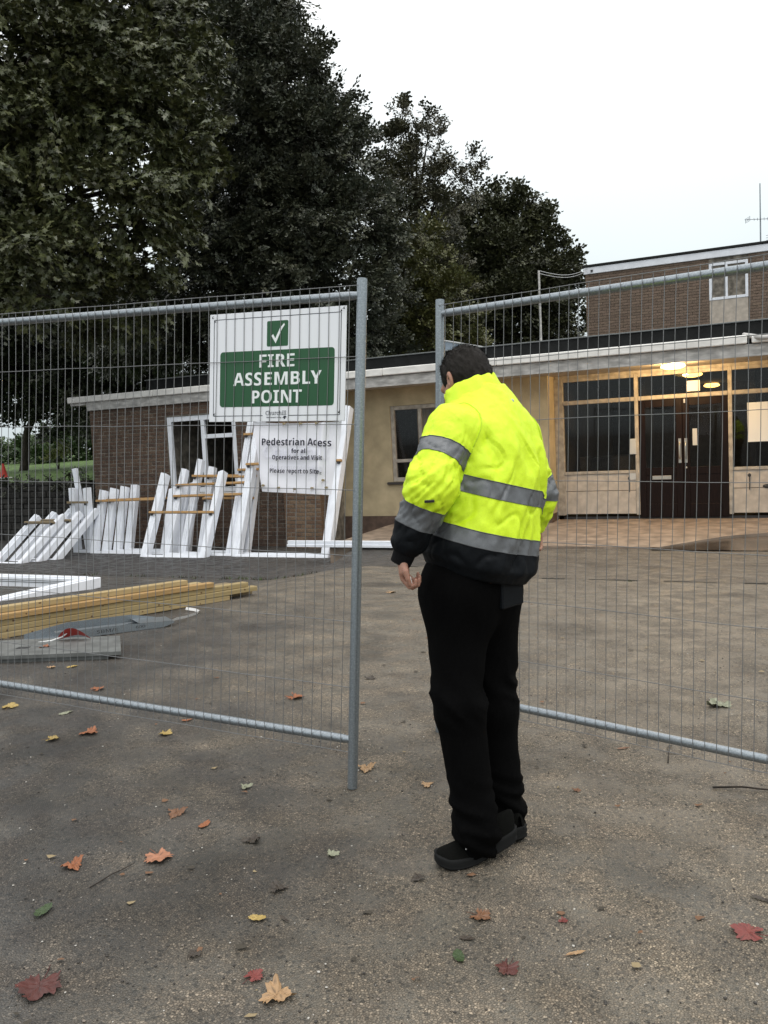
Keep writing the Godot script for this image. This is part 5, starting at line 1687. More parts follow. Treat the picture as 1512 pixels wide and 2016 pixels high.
func trousers_d(p: Vector3) -> float:
	var l := smin(cap(p, Vector3(0.222, 0.86, -2.690), Vector3(0.213, 0.52, -2.632), 0.106, 0.079), cap(p, Vector3(0.213, 0.52, -2.632), Vector3(0.252, 0.075, -2.600), 0.079, 0.064), 0.05)
	var r := smin(cap(p, Vector3(0.342, 0.84, -2.795), Vector3(0.345, 0.45, -2.785), 0.104, 0.075), cap(p, Vector3(0.345, 0.45, -2.785), Vector3(0.366, 0.075, -2.765), 0.075, 0.063), 0.05)
	var c := Vector3(0.281, 0.90, -2.742)
	var q := p - c
	var hip := ell(Vector3(q.dot(SID), q.y, q.dot(FWD)), Vector3.ZERO, Vector3(0.178, 0.17, 0.138))
	var d := smin(l, r, 0.02)
	d = smin(d, hip, 0.09)
	d = maxf(d, p.y - 1.0)
	return d

func wrinkle_jacket(s: Hull) -> void:
	var a := FastNoiseLite.new(); a.seed = 3; a.frequency = 1.0; a.fractal_octaves = 2; a.fractal_gain = 0.45
	var b := FastNoiseLite.new(); b.seed = 8; b.frequency = 1.0; b.fractal_type = FastNoiseLite.FRACTAL_RIDGED; b.fractal_octaves = 2
	for k in s.v.size():
		var p := s.v[k]
		var dl := minf(cap(p, LSH, LEL, 0.0, 0.0), cap(p, LEL, LWR, 0.0, 0.0))
		var dr := minf(cap(p, RSH, REL, 0.0, 0.0), cap(p, REL, RWR, 0.0, 0.0))
		var arm := ss(0.125, 0.095, minf(dl, dr))
		var l := (p - Vector3(0.35, 0, -2.8)).dot(SID); var q := (p - Vector3(0.35, 0, -2.8)).dot(FWD)
		# long soft folds down the back, slanting from the shoulder to the opposite hip
		var back := 0.008 * a.get_noise_3d(l * 11.0 + p.y * 3.2, p.y * 3.0, q * 7.0)
		back += 0.013 * (b.get_noise_3d(l * 5.5 - p.y * 2.6, p.y * 1.5, q * 3.0) - 0.3) * ss(1.44, 1.25, p.y)
		# deep fold from the right armpit down to the hem
		var f1 := l - (0.125 + 0.05 * (1.2 - p.y))
		back += (0.014 * exp(-f1 * f1 / 0.0009) - 0.012 * exp(-(f1 + 0.045) * (f1 + 0.045) / 0.0005)) * ss(1.38, 1.28, p.y) * ss(0.98, 1.08, p.y) * (1.0 if q < 0.02 else 0.0)
		# pleat behind the left arm
		var f2 := l + 0.150 - 0.10 * (1.3 - p.y)
		back -= 0.012 * exp(-f2 * f2 / 0.0004) * ss(1.16, 1.24, p.y) * ss(1.44, 1.36, p.y)
		# sharp creases: thin valleys where a long noise changes sign
		var n1 := a.get_noise_3d(l * 4.6 + p.y * 2.6 + 3.0, p.y * 1.4 - l * 1.2, q * 3.4)
		var n2 := a.get_noise_3d(l * 4.0 - p.y * 3.0 - 8.0, p.y * 1.8 + l * 1.4, q * 3.4 + 4.0)
		var mk := ss(-0.05, 0.35, a.get_noise_3d(l * 4.0 + 21.0, p.y * 3.0, q * 4.0))
		back -= 0.0075 * exp(-n1 * n1 / 0.0022) * mk * ss(1.47, 1.38, p.y)
		back -= 0.006 * exp(-n2 * n2 / 0.0018) * (1.0 - mk) * ss(1.40, 1.22, p.y)
		back -= 0.005 * exp(-pow(minf(absf(side_of(p)), 0.1) / 0.012, 2.0))          # armhole seam
		# sleeves: folds gathered round the elbow, creases running across the forearm
		var ge := maxf(ss(0.22, 0.03, p.distance_to(LEL)), ss(0.22, 0.03, p.distance_to(REL)))
		var sl := 0.006 * a.get_noise_3d(p.x * 7.0 + 5.0, p.y * 10.0 + p.x * 7.0, p.z * 7.0) + 0.013 * ge * (b.get_noise_3d(p.x * 5.0 + 2.0, p.y * 11.0 - p.x * 6.0, p.z * 5.0) - 0.25)
		var n3 := a.get_noise_3d(p.x * 4.5 + 11.0, p.y * 7.0 + p.x * 6.0 - p.z * 4.0, p.z * 4.5)
		var n4 := a.get_noise_3d(p.x * 4.5 - 7.0, p.y * 6.0 - p.x * 6.0 + p.z * 3.0, p.z * 4.5 + 2.0)
		sl -= (0.0065 * exp(-n3 * n3 / 0.003) + 0.005 * exp(-n4 * n4 / 0.002)) * lerpf(0.35, 1.0, ge)
		var fine := 0.0016 * a.get_noise_3d(p.x * 46.0, p.y * 34.0, p.z * 46.0)
		s.v[k] = p + s.n[k] * (lerpf(back * ss(0.97, 1.04, hem_s(p)), sl, arm) + fine)
	s.normals()

func wrinkle_trousers(s: Hull) -> void:
	var a := FastNoiseLite.new(); a.seed = 13; a.frequency = 1.0; a.fractal_octaves = 2
	var b := FastNoiseLite.new(); b.seed = 18; b.frequency = 1.0; b.fractal_type = FastNoiseLite.FRACTAL_RIDGED; b.fractal_octaves = 1
	for k in s.v.size():
		var p := s.v[k]
		var low := ss(0.36, 0.06, p.y)
		var d := 0.005 * a.get_noise_3d(p.x * 9.0, p.y * 4.0, p.z * 9.0)
		d += 0.017 * low * (b.get_noise_3d(p.x * 4.0 + 1.0, p.y * 12.0 + p.x * 7.0, p.z * 4.0) - 0.2)
		d += 0.010 * ss(0.12, 0.0, absf(p.y - 0.55)) * (b.get_noise_3d(p.x * 5.0, p.y * 9.0 + p.x * 8.0, p.z * 5.0) - 0.3)
		d += 0.008 * low * ss(0.0, 0.05, p.y - 0.06)
		s.v[k] = p + s.n[k] * d
	s.normals()

func side_of(p: Vector3) -> float:
	return arm_side(p)

func arm_side(p: Vector3) -> float:      # positive on the sleeves
	var dl := minf(cap(p, LSH, LEL, 0.080, 0.079), cap(p, LEL, LWR, 0.079, 0.060))
	var dr := minf(cap(p, RSH, REL, 0.082, 0.075), cap(p, REL, RWR, 0.075, 0.056))
	return torso_d(p, 0.0) - minf(dl, dr)

func split(poly: Array, th: float, lo: Array, hi: Array) -> void:
	for q in poly.size():
		var a: Array = poly[q]; var b: Array = poly[(q + 1) % poly.size()]
		if a[2] <= th: lo.append(a)
		else: hi.append(a)
		if (a[2] <= th) != (b[2] <= th):
			var w: float = (th - a[2]) / (b[2] - a[2])
			var x := [(a[0] as Vector3).lerp(b[0], w), (a[1] as Vector3).lerp(b[1], w).normalized(), th]
			lo.append(x); hi.append(x)

func stitch(mb: MB, poly: Array, th: float, r: float) -> void:
	var e := []
	for q in poly:
		if q[2] == th: e.append(q)
	if e.size() == 2 and (e[0][0] as Vector3).distance_squared_to(e[1][0]) > 1e-8:
		var o: Vector3 = (e[0][1] + e[1][1]) * 0.0004 - MAN
		mb.tube([e[0][0] + o, e[1][0] + o], r, 5, false)

func slice(s: Hull, side: PackedFloat32Array, cuts: Array, out: Array, seams: Array) -> void:
	# cuts[m] = [[t0, region], [t1, region], ...] ascending; m: 0 trunk, 1 left sleeve, 2 right sleeve; out: a mesh builder per region
	for k in range(0, s.t.size(), 3):
		var whole := []
		for q in 3:
			var i := s.t[k + q]
			whole.append([s.v[i], s.n[i], side[i]])
		var trunk := []; var sleeve := []
		split(whole, 0.0, trunk, sleeve)
		if not trunk.is_empty() and not sleeve.is_empty(): stitch(seams[0], trunk, 0.0, 0.0022)
		for h in 2:
			var poly: Array = trunk if h == 0 else sleeve
			if poly.size() < 3: continue
			var m := 0 if h == 0 else (1 if (poly[0][0] as Vector3).distance_to(LEL) < (poly[0][0] as Vector3).distance_to(REL) else 2)
			var cur := []
			for q in poly: cur.append([q[0], q[1], scalar(q[0], m)])
			for c in cuts[m]:
				var lo := []; var hi := []
				split(cur, c[0], lo, hi)
				if not lo.is_empty() and not hi.is_empty(): stitch(seams[1], lo, c[0], 0.0013)
				if lo.size() >= 3:
					var mb: MB = out[c[1]]
					var i0 := mb.vert(lo[0][0] - MAN, lo[0][1])
					for q in range(1, lo.size()): mb.vert(lo[q][0] - MAN, lo[q][1])
					for q in range(1, lo.size() - 1): mb.tri_i(i0, i0 + q, i0 + q + 1)
				cur = hi
				if cur.size() < 3: break

func scalar(p: Vector3, m: int) -> float:
	if m == 0:
		var l := (p - Vector3(0.35, 0, -2.8)).dot(SID)
		var f := l - (0.115 + 0.05 * (1.2 - p.y))
		return hem_s(p) + (0.024 * ss(-0.012, 0.0, f))
	var a := LSH if m == 1 else RSH
	var b := LEL if m == 1 else REL
	var c := LWR if m == 1 else RWR
	var t1 := (p - a).dot(b - a) / (b - a).length_squared()
	var t2 := (p - b).dot(c - b) / (c - b).length_squared()
	# blend of both axes round the elbow keeps the rings smooth
	var w := ss(-0.25, 0.25, (p - b).dot((c - a).normalized()) / 0.12)
	return lerpf(t1, 1.0 + t2, w)

func hand_d(p: Vector3, chains: Array) -> float:
	var d := ell(p, Vector3(0, -0.052, 0.0), Vector3(0.017, 0.052, 0.043))
	d = smin(d, cap(p, Vector3(0, 0.05, 0), Vector3(0, -0.02, 0), 0.026, 0.022), 0.02)
	d = smin(d, cap(p, Vector3(0.004, -0.02, 0.018), Vector3(0.008, -0.055, 0.036), 0.018, 0.013), 0.015)
	for c: Array in chains:
		var f := 9.0
		for k in c.size() - 1: f = minf(f, cap(p, c[k][0], c[k + 1][0], c[k][1], c[k + 1][1]))
		d = smin(d, f, 0.006)
	return d

func make_hand(curl: float) -> Hull:
	# wrist at the origin, fingers down -y, palm towards +x, thumb side +z
	var chains := []
	var zz := [0.032, 0.0115, -0.010, -0.030]
	var ll := [0.95, 1.05, 1.0, 0.80]
	for k in 4:
		var p := Vector3(0.001, -0.092 + 0.006 * absf(k - 1.3), zz[k])
		var an := 0.50 * curl + 0.06 * k
		var c := [[p + Vector3(-0.002, 0.03, 0), 0.0095]]
		c.append([p, 0.0096])
		var seg := [0.043, 0.027, 0.021]
		var rr := [0.0088, 0.0080, 0.0068]
		for q in 3:
			p += Vector3(sin(an), -cos(an), -0.05 * (k - 1.5) * sin(an)) * seg[q] * ll[k]
			c.append([p, rr[q]])
			an += (0.95 if q == 0 else 0.7) * curl
		chains.append(c)
	chains.append([[Vector3(0.006, -0.022, 0.026), 0.0145], [Vector3(0.020, -0.050, 0.046), 0.0125], [Vector3(0.026, -0.078, 0.048), 0.0102], [Vector3(0.030, -0.102, 0.042), 0.0084]])
	return nets(func(p: Vector3) -> float: return hand_d(p, chains), Vector3(-0.05, -0.20, -0.075), Vector3(0.13, 0.07, 0.085), 0.0032)

func head_d(p: Vector3) -> float:
	var d := ell(p, Vector3(0, 0.03, -0.012), Vector3(0.076, 0.098, 0.097))
	d = smin(d, ell(p, Vector3(0, -0.052, 0.030), Vector3(0.055, 0.064, 0.060)), 0.05)
	d = smin(d, cap(p, Vector3(0, -0.05, -0.025), Vector3(0, -0.135, -0.045), 0.055, 0.052), 0.03)
	d = smin(d, cap(p, Vector3(0, 0.012, 0.086), Vector3(0, -0.026, 0.106), 0.010, 0.013), 0.014)
	d = smin(d, cap(p, Vector3(-0.04, 0.030, 0.078), Vector3(0.04, 0.030, 0.078), 0.010, 0.010), 0.02)
	for s in [-1.0, 1.0]:
		d = maxf(d, -ell(p, Vector3(0.031 * s, 0.010, 0.098), Vector3(0.016, 0.010, 0.014)))
		d = smin(d, cap(p, Vector3(0.05 * s, -0.018, 0.055), Vector3(0.062 * s, -0.012, 0.02), 0.012, 0.012), 0.03)
		# ear: a tilted shell with a hollow
		var q := p - Vector3(0.078 * s, 0.006, -0.006)
		var e := ell(Vector3(q.x * 0.9 - 0.25 * s * q.z * -1.0, q.y, q.z + 0.2 * q.y), Vector3.ZERO, Vector3(0.010, 0.032, 0.019))
		e = maxf(e, -ell(q, Vector3(0.010 * s, 0.004, 0.003), Vector3(0.008, 0.020, 0.010)))
		d = smin(d, e, 0.006)
	d = maxf(d, -cap(p, Vector3(-0.022, -0.055, 0.092), Vector3(0.022, -0.055, 0.092), 0.003, 0.003))
	d = smin(d, cap(p, Vector3(-0.016, -0.048, 0.083), Vector3(0.016, -0.048, 0.083), 0.007, 0.007), 0.008)
	d = smin(d, cap(p, Vector3(-0.014, -0.062, 0.081), Vector3(0.014, -0.062, 0.081), 0.007, 0.007), 0.008)
	return d

func hair_line(p: Vector3) -> float:
	# height below which no hair grows, by how far forward the point lies
	if p.z < -0.03: return lerpf(-0.066, -0.060, clampf((p.z + 0.11) / 0.08, 0, 1))
	if p.z < 0.005: return lerpf(-0.060, 0.030, (p.z + 0.03) / 0.035) if absf(p.x) > 0.05 else -0.06
	if p.z < 0.030: return lerpf(0.030, -0.012, ss(0.005, 0.016, p.z))
	return lerpf(-0.012, 0.092, ss(0.030, 0.052, p.z))

func make_man() -> void:
	var o := thing("person", "man in yellow high visibility jacket and black trousers, back turned, between the fence panels", "person", MAN)
	# clothes
	var jk := nets(func(p: Vector3) -> float: return jacket_d(p), Vector3(-0.06, 0.84, -3.12), Vector3(0.72, 1.60, -2.42), 0.0072)
	wrinkle_jacket(jk)
	var side := PackedFloat32Array(); side.resize(jk.v.size())
	for k in jk.v.size(): side[k] = arm_side(jk.v[k])
	# regions: 0 hi-vis cloth, 1 low torso band, 2 mid torso band, 3 left arm band, 4 left cuff band, 5 right arm band, 6 navy hem, 7 navy left cuff, 8 navy right cuff
	var out := []
	for k in 9: out.append(MB.new())
	var seams := [MB.new(), MB.new()]
	slice(jk, side, [
		[[1.076, 6], [1.127, 1], [1.240, 0], [1.294, 2], [9.0, 0]],
		[[0.36, 0], [0.60, 3], [1.34, 0], [1.74, 4], [9.0, 7]],
		[[0.74, 0], [1.00, 5], [2.35, 0], [9.0, 8]]], out, seams)
	var jacket := part("jacket", out[0].mesh(), M.hi_vis, o)
	for k in [1, 2, 3, 4, 5]: part("reflective_band", out[k].mesh(), M.reflective, jacket)
	part("seam", seams[0].mesh(), M.seam_yellow, jacket)
	part("stitching", seams[1].mesh(), M.seam_grey, jacket)
	part("hem", out[6].mesh(), M.navy, jacket)
	part("cuff", out[7].mesh(), M.navy, jacket); part("cuff", out[8].mesh(), M.navy, jacket)
	# knitted cuffs inside the sleeves
	for q in [[LEL, LWR, 0.036, 0.085], [REL, RWR, 0.034, 0.03]]:
		var a: Vector3 = q[0]; var b: Vector3 = q[1]
		var d := (b - a).normalized()
		var m := MB.new()
		m.tube([b - d * 0.02 - MAN, b + d * 0.012 - MAN, b + d * (q[3] * 0.6) - MAN, b + d * q[3] - MAN], [q[2] + 0.014, q[2] + 0.012, q[2], q[2] - 0.003], 18)
		part("knit_cuff", m.mesh(), M.knit, jacket)
	# collar: a standing band, higher behind, leaning with the neck
	var cl := MB.new()
	var seg := 48
	var rows := 9
	var cc := Vector3(0.347, 1.478, -2.828) - MAN
	var ct := Vector3(0.314, 1.572, -2.850) - MAN
	var cn := FastNoiseLite.new(); cn.seed = 4; cn.frequency = 2.2
	var at := 0
	for j in rows:
		for i in seg + 1:
			var t := float(j) / (rows - 1)
			var w := minf(t * 2.0, 2.0 - t * 2.0) if j > 0 and j < rows - 1 else 0.0
			var up := minf(1.0, t * 1.6); var inner := ss(0.62, 1.0, t)
			var ph := TAU * i / seg
			var s := sin(ph); var c := cos(ph)        # c: -1 behind, s: right
			var ra := lerpf(0.150, 0.090, pow(up, 0.7)) - 0.016 * inner
			var rb := lerpf(0.120, 0.088, pow(up, 0.7)) - 0.016 * inner
			var y := up - 0.30 * inner
			var base := cc.lerp(ct, y)
			var p := base + SID * (ra * s) + FWD * (rb * c)
			p.y += 0.034 * -c * y - 0.016 * y + 0.008 * cn.get_noise_2d(cos(ph) * 1.5, sin(ph) * 1.5 + t) - 0.022 * (1.0 - up) * s * s - 0.018 * (1.0 - up) * maxf(0.0, -c) * 0.2
			p += (SID * s + FWD * c) * 0.006 * cn.get_noise_2d(ph * 1.4, t * 3.0)
			cl.vert(p, Vector3.UP)
	for j in rows - 1:
		for i in seg:
			var a := j * (seg + 1) + i
			cl.tri_i(a, a + seg + 2, a + 1); cl.tri_i(a, a + seg + 1, a + seg + 2)
	smooth_normals(cl, seg)
	var collar := part("collar", cl.mesh(), M.hi_vis, jacket)
	# tab with a ring at the right of the collar, sleeve label and pocket seam
	var tb := MB.new()
	var tp := Vector3(0.428, 1.497, -2.768) - MAN
	tb.cbox(Vector3(-0.026, -0.007, -0.002), Vector3(0.020, 0.007, 0.003), 0.001, Transform3D(Basis(Vector3(0.78, -0.42, -0.42).normalized(), Vector3(0.42, 0.90, 0.0).normalized(), Vector3(0.42, -0.2, 0.88).normalized()), tp))
	part("collar_tab", tb.mesh(), M.hi_vis, jacket)
	var rg := MB.new()
	rg.ball(tp + Vector3(0.014, -0.004, 0.004), Vector3(0.007, 0.007, 0.004), Transform3D(), 10, 6)
	part("snap", rg.mesh(), M.plastic_grey, jacket)
	var sk := on_skin(jk, Vector3(0.118, 1.165, -2.40))
	var lb := MB.new()
	var ln: Vector3 = sk[1]
	var lx := Vector3.UP.cross(ln).normalized()
	lb.cbox(Vector3(-0.015, -0.004, -0.002), Vector3(0.015, 0.004, 0.0025), 0.0008, Transform3D(Basis(lx, ln.cross(lx), ln), sk[0] + ln * 0.001 - MAN))
	part("sleeve_label", lb.mesh(), M.plastic_dark, jacket)
	# trousers
	var tr := nets(func(p: Vector3) -> float: return trousers_d(p), Vector3(0.05, -0.01, -2.95), Vector3(0.54, 1.02, -2.46), 0.0095)
	wrinkle_trousers(tr)
	var tm := MB.new()
	tr.into(tm, Transform3D(Basis(), -MAN))
	var trousers := part("trousers", tm.mesh(), M.trousers, o)
	var pk := on_skin(tr, Vector3(0.47, 0.875, -2.60))
	var pm := MB.new()
	var pn: Vector3 = pk[1]; pn.y = 0.0; pn = pn.normalized()
	var px := Vector3.UP.cross(pn).normalized()
	pm.cbox(Vector3(-0.060, -0.055, -0.020), Vector3(0.060, 0.045, 0.006), 0.005, Transform3D(Basis(px, Vector3.UP, pn), pk[0] - MAN))
	part("pocket", pm.mesh(), M.navy, trousers)
	# shoes
	for k in 2:
		var dir := Vector3(-0.975, 0, 0.22).normalized() if k == 0 else Vector3(-0.45, 0, -0.89).normalized()
		var heel := Vector3(0.376, 0.0, -2.640) if k == 0 else Vector3(0.405, 0.0, -2.70)
		var lift := 0.40 if k == 0 else 0.10
		shoe(o, Transform3D(Basis(dir.cross(Vector3.UP), Vector3.UP, -dir), heel - MAN), lift)
	# body: head, neck, hands and the frame under the clothes, one surface
	var hd := nets(func(p: Vector3) -> float: return head_d(p), Vector3(-0.105, -0.26, -0.16), Vector3(0.105, 0.145, 0.135), 0.004)
	var hf := Vector3(-0.52, -0.52, -0.68).normalized()
	var hr := hf.cross(Vector3.UP).normalized()
	var roll := Basis(hf, 0.06)
	var hb := roll * Basis(-hr, hr.cross(hf).normalized(), hf)      # x to his left, y up, z forward
	var hx := Transform3D(hb.scaled(Vector3(0.93, 0.98, 0.93)), Vector3(0.304, 1.562, -2.876) - MAN)
	var bm := MB.new()
	hd.into(bm, hx)
	var lh := make_hand(1.35)
	var d1 := (LWR - LEL).normalized()
	var palm := Vector3(0.93, 0.05, 0.30).normalized()
	var lb2 := hand_basis(Vector3(0.03, -1, -0.04).normalized(), palm)
	lh.into(bm, Transform3D(lb2.scaled(Vector3(0.80, 0.80, 0.80)), LWR + d1 * 0.062 - MAN))
	var rh := make_hand(0.8)
	var rb2 := hand_basis(Vector3(0.20, -1, -0.02).normalized(), Vector3(-0.5, 0.0, 0.85).normalized())
	rh.into(bm, Transform3D(rb2.scaled(Vector3(0.80, 0.80, 0.80)), RWR + (RWR - REL).normalized() * 0.004 - MAN))
	var bd := nets(func(p: Vector3) -> float: return body_d(p), Vector3(0.0, 0.05, -3.1), Vector3(0.70, 1.56, -2.45), 0.02)
	bd.into(bm, Transform3D(Basis(), -MAN))
	part("body", bm.mesh(), M.skin, o)
	# small white scrap between the fingers
	var cg := MB.new()
	cg.tube([Vector3(0.03, -0.075, 0.03), Vector3(0.034, -0.112, 0.022)], 0.0035, 8)
	part("paper_scrap", cg.mesh(), M.paper, o, Transform3D(lb2.scaled(Vector3(0.80, 0.80, 0.80)), LWR + d1 * 0.062 - MAN))
	# hair: a close cap with short strands over it
	var hn := FastNoiseLite.new(); hn.seed = 21; hn.frequency = 1.0; hn.fractal_octaves = 3
	var hr_s := nets(func(p: Vector3) -> float:
		var d := ell(p, Vector3(0, 0.032, -0.014), Vector3(0.083, 0.105, 0.104))
		d = smin(d, ell(p, Vector3(0, -0.02, -0.045), Vector3(0.068, 0.06, 0.062)), 0.03)
		return maxf(d, hair_line(p) - p.y), Vector3(-0.105, -0.09, -0.15), Vector3(0.105, 0.16, 0.115), 0.0045)
	for k in hr_s.v.size():
		var p := hr_s.v[k]
		hr_s.v[k] = p + hr_s.n[k] * 0.005 * hn.get_noise_3d(p.x * 40.0, p.y * 18.0, p.z * 40.0)
	hr_s.normals()
	var hm := MB.new()
	hr_s.into(hm, hx)
	var r := RandomNumberGenerator.new(); r.seed = 9
	for k in 9000:
		var i := r.randi() % hr_s.v.size()
		var p := hr_s.v[i]; var n := hr_s.n[i]
		if p.y < hair_line(p) + 0.004: continue
		var down := Vector3(p.x * 1.5, -0.7 if p.z < 0.02 else -0.1, -0.35 + p.z * 6.0)
		var dir := (down - n * down.dot(n)).normalized() * 0.8 + n * r.randf_range(0.12, 0.40) + Vector3(r.randfn(), r.randfn(), r.randfn()) * 0.18
		dir = dir.normalized()
		var l := r.randf_range(0.008, 0.018) * (1.3 if p.y > 0.08 else 0.8)
		var sd := dir.cross(n).normalized() * 0.0007
		var a := p - n * 0.001
		var q := a + dir * l - n * 0.001
		hm.tri(hx * (a - sd), hx * (a + sd), hx * q)
	part("hair", hm.mesh(), M.hair, o)
	var em := MB.new()
	for s in [-1.0, 1.0]: em.ball(Vector3(0.031 * s, 0.010, 0.081), Vector3(0.0125, 0.0105, 0.0125), hx, 10, 8)
	part("eyes", em.mesh(), M.eye_white, o)

func hand_basis(down: Vector3, palm: Vector3) -> Basis:
	var y := -down
	var x := (palm - y * palm.dot(y)).normalized()
	return Basis(x, y, x.cross(y))

func on_skin(s: Hull, near: Vector3) -> Array:
	var best := 0; var bd := 1e9
	for k in s.v.size():
		var d := s.v[k].distance_squared_to(near)
		if d < bd: bd = d; best = k
	return [s.v[best], s.n[best]]

func body_d(p: Vector3) -> float:
	var d := torso_d(p, -0.045)
	d = maxf(d, maxf(p.y - 1.40, 0.90 - p.y))
	d = smin(d, smin(cap(p, LSH, LEL, 0.05, 0.042), cap(p, LEL, LWR + (LWR - LEL) * 0.40, 0.040, 0.025), 0.02), 0.05)
	d = smin(d, smin(cap(p, RSH, REL, 0.05, 0.042), cap(p, REL, RWR + (RWR - REL) * 0.05, 0.040, 0.025), 0.02), 0.05)
	d = smin(d, cap(p, Vector3(0.340, 1.38, -2.83), Vector3(0.322, 1.50, -2.86), 0.05, 0.045), 0.05)
	d = smin(d, smin(cap(p, Vector3(0.222, 0.90, -2.69), Vector3(0.213, 0.52, -2.632), 0.075, 0.05), cap(p, Vector3(0.213, 0.52, -2.632), Vector3(0.260, 0.10, -2.605), 0.05, 0.035), 0.03), 0.05)
	d = smin(d, smin(cap(p, Vector3(0.342, 0.90, -2.795), Vector3(0.345, 0.45, -2.785), 0.075, 0.05), cap(p, Vector3(0.345, 0.45, -2.785), Vector3(0.372, 0.10, -2.762), 0.05, 0.035), 0.03), 0.05)
	return d

func smooth_normals(mb: MB, seg: int) -> void:
	for k in mb.nn.size(): mb.nn[k] = Vector3.ZERO
	for k in range(0, mb.ix.size(), 3):
		var a := mb.v[mb.ix[k]]
		var c := (mb.v[mb.ix[k + 2]] - a).cross(mb.v[mb.ix[k + 1]] - a)
		for q in 3: mb.nn[mb.ix[k + q]] += c
	var w := seg + 1
	for j in mb.v.size() / w:
		var s := mb.nn[j * w] + mb.nn[j * w + seg]
		mb.nn[j * w] = s; mb.nn[j * w + seg] = s
	for k in mb.nn.size(): mb.nn[k] = mb.nn[k].normalized()

func shoe(parent: Node3D, x: Transform3D, lift: float) -> void:
	# local axes: x across, y up, -z from heel to toe
	var L := 0.268
	var st := [0.0, 0.02, 0.06, 0.14, 0.26, 0.40, 0.54, 0.66, 0.78, 0.88, 0.95, 0.985, 1.0]
	var hw := [0.012, 0.026, 0.035, 0.039, 0.039, 0.038, 0.042, 0.047, 0.049, 0.045, 0.034, 0.022, 0.010]
	var tp := [0.085, 0.098, 0.104, 0.106, 0.106, 0.102, 0.092, 0.080, 0.070, 0.062, 0.052, 0.044, 0.036]
	var bend := func(p: Vector3) -> Vector3:
		var t := maxf(0.0, 0.62 * L + p.z)
		return x * (p + Vector3(0, lift * t * t / (t + 0.03) + (0.010 * ss(0.85, 1.0, -p.z / L)), 0))
	var up := MB.new()
	var seg := 20
	for i in st.size():
		for j in seg + 1:
			var ph := PI * j / seg
			var c := cos(ph); var s := sin(ph)
			var w: float = hw[i]; var h: float = tp[i] - 0.020
			var p := Vector3(w * signf(c) * pow(absf(c), 0.75) * (1.0 - 0.35 * s), 0.020 + h * pow(s, 0.8), -L * st[i])
			up.vert(bend.call(p), Vector3.UP)
	for i in st.size() - 1:
		for j in seg:
			var a := i * (seg + 1) + j
			up.tri_i(a, a + seg + 1, a + seg + 2); up.tri_i(a, a + seg + 2, a + 1)
	smooth_open(up)
	var s0 := part("shoe", up.mesh(), M.suede, parent)
	var so := MB.new()
	var y := [0.0, 0.006, 0.010, 0.014, 0.019, 0.024, 0.034, 0.036]
	var gr := [-0.004, 0.003, 0.0045, 0.0015, 0.0045, 0.0015, 0.0045, -0.004]
	var ring := 2 * st.size()
	for r in y.size():
		for k in ring + 1:
			var kk := k % ring
			var i := kk if kk < st.size() else ring - 1 - kk
			var sg := 1.0 if kk < st.size() else -1.0
			var w: float = maxf(0.003, hw[i] + gr[r])
			var z: float = -L * st[i] + (gr[r] if i < 3 else (-gr[r] if i > 9 else 0.0))
			so.vert(bend.call(Vector3(w * sg, y[r] + (0.010 if r > 3 and st[i] < 0.4 else 0.0), z)), Vector3.UP)
	for r in y.size() - 1:
		for k in ring:
			var a := r * (ring + 1) + k
			so.tri_i(a, a + ring + 2, a + 1); so.tri_i(a, a + ring + 1, a + ring + 2)
	for i in st.size() - 1:
		var a0: Vector3 = bend.call(Vector3(hw[i] - 0.004, 0, -L * st[i])); var b0: Vector3 = bend.call(Vector3(hw[i + 1] - 0.004, 0, -L * st[i + 1]))
		var c0: Vector3 = bend.call(Vector3(-hw[i + 1] + 0.004, 0, -L * st[i + 1])); var d0: Vector3 = bend.call(Vector3(-hw[i] + 0.004, 0, -L * st[i]))
		so.quad(a0, d0, c0, b0)
	smooth_open(so)
	part("sole", so.mesh(), M.rubber, s0)
	var la := MB.new()
	for k in 4:
		var z := -L * (0.56 + 0.055 * k)
		la.tube([bend.call(Vector3(-0.026, 0.070 - 0.004 * k, z)), bend.call(Vector3(0, 0.098 - 0.009 * k, z - 0.004)), bend.call(Vector3(0.026, 0.070 - 0.004 * k, z))], 0.0022, 6)
	for s in [-1.0, 1.0]:
		la.tube([bend.call(Vector3(0, 0.098, -L * 0.56)), bend.call(Vector3(0.018 * s, 0.108, -L * 0.57)), bend.call(Vector3(0.040 * s, 0.092, -L * 0.62)), bend.call(Vector3(0.046 * s, 0.066, -L * 0.68)), bend.call(Vector3(0.036 * s, 0.066, -L * 0.66)), bend.call(Vector3(0.012 * s, 0.096, -L * 0.57))], 0.0024, 6)
	part("lace", la.mesh(), M.lace, s0)

func smooth_open(mb: MB) -> void:
	for k in mb.nn.size(): mb.nn[k] = Vector3.ZERO
	for k in range(0, mb.ix.size(), 3):
		var a := mb.v[mb.ix[k]]
		var c := (mb.v[mb.ix[k + 2]] - a).cross(mb.v[mb.ix[k + 1]] - a)
		for q in 3: mb.nn[mb.ix[k + q]] += c
	for k in mb.nn.size(): mb.nn[k] = mb.nn[k].normalized()

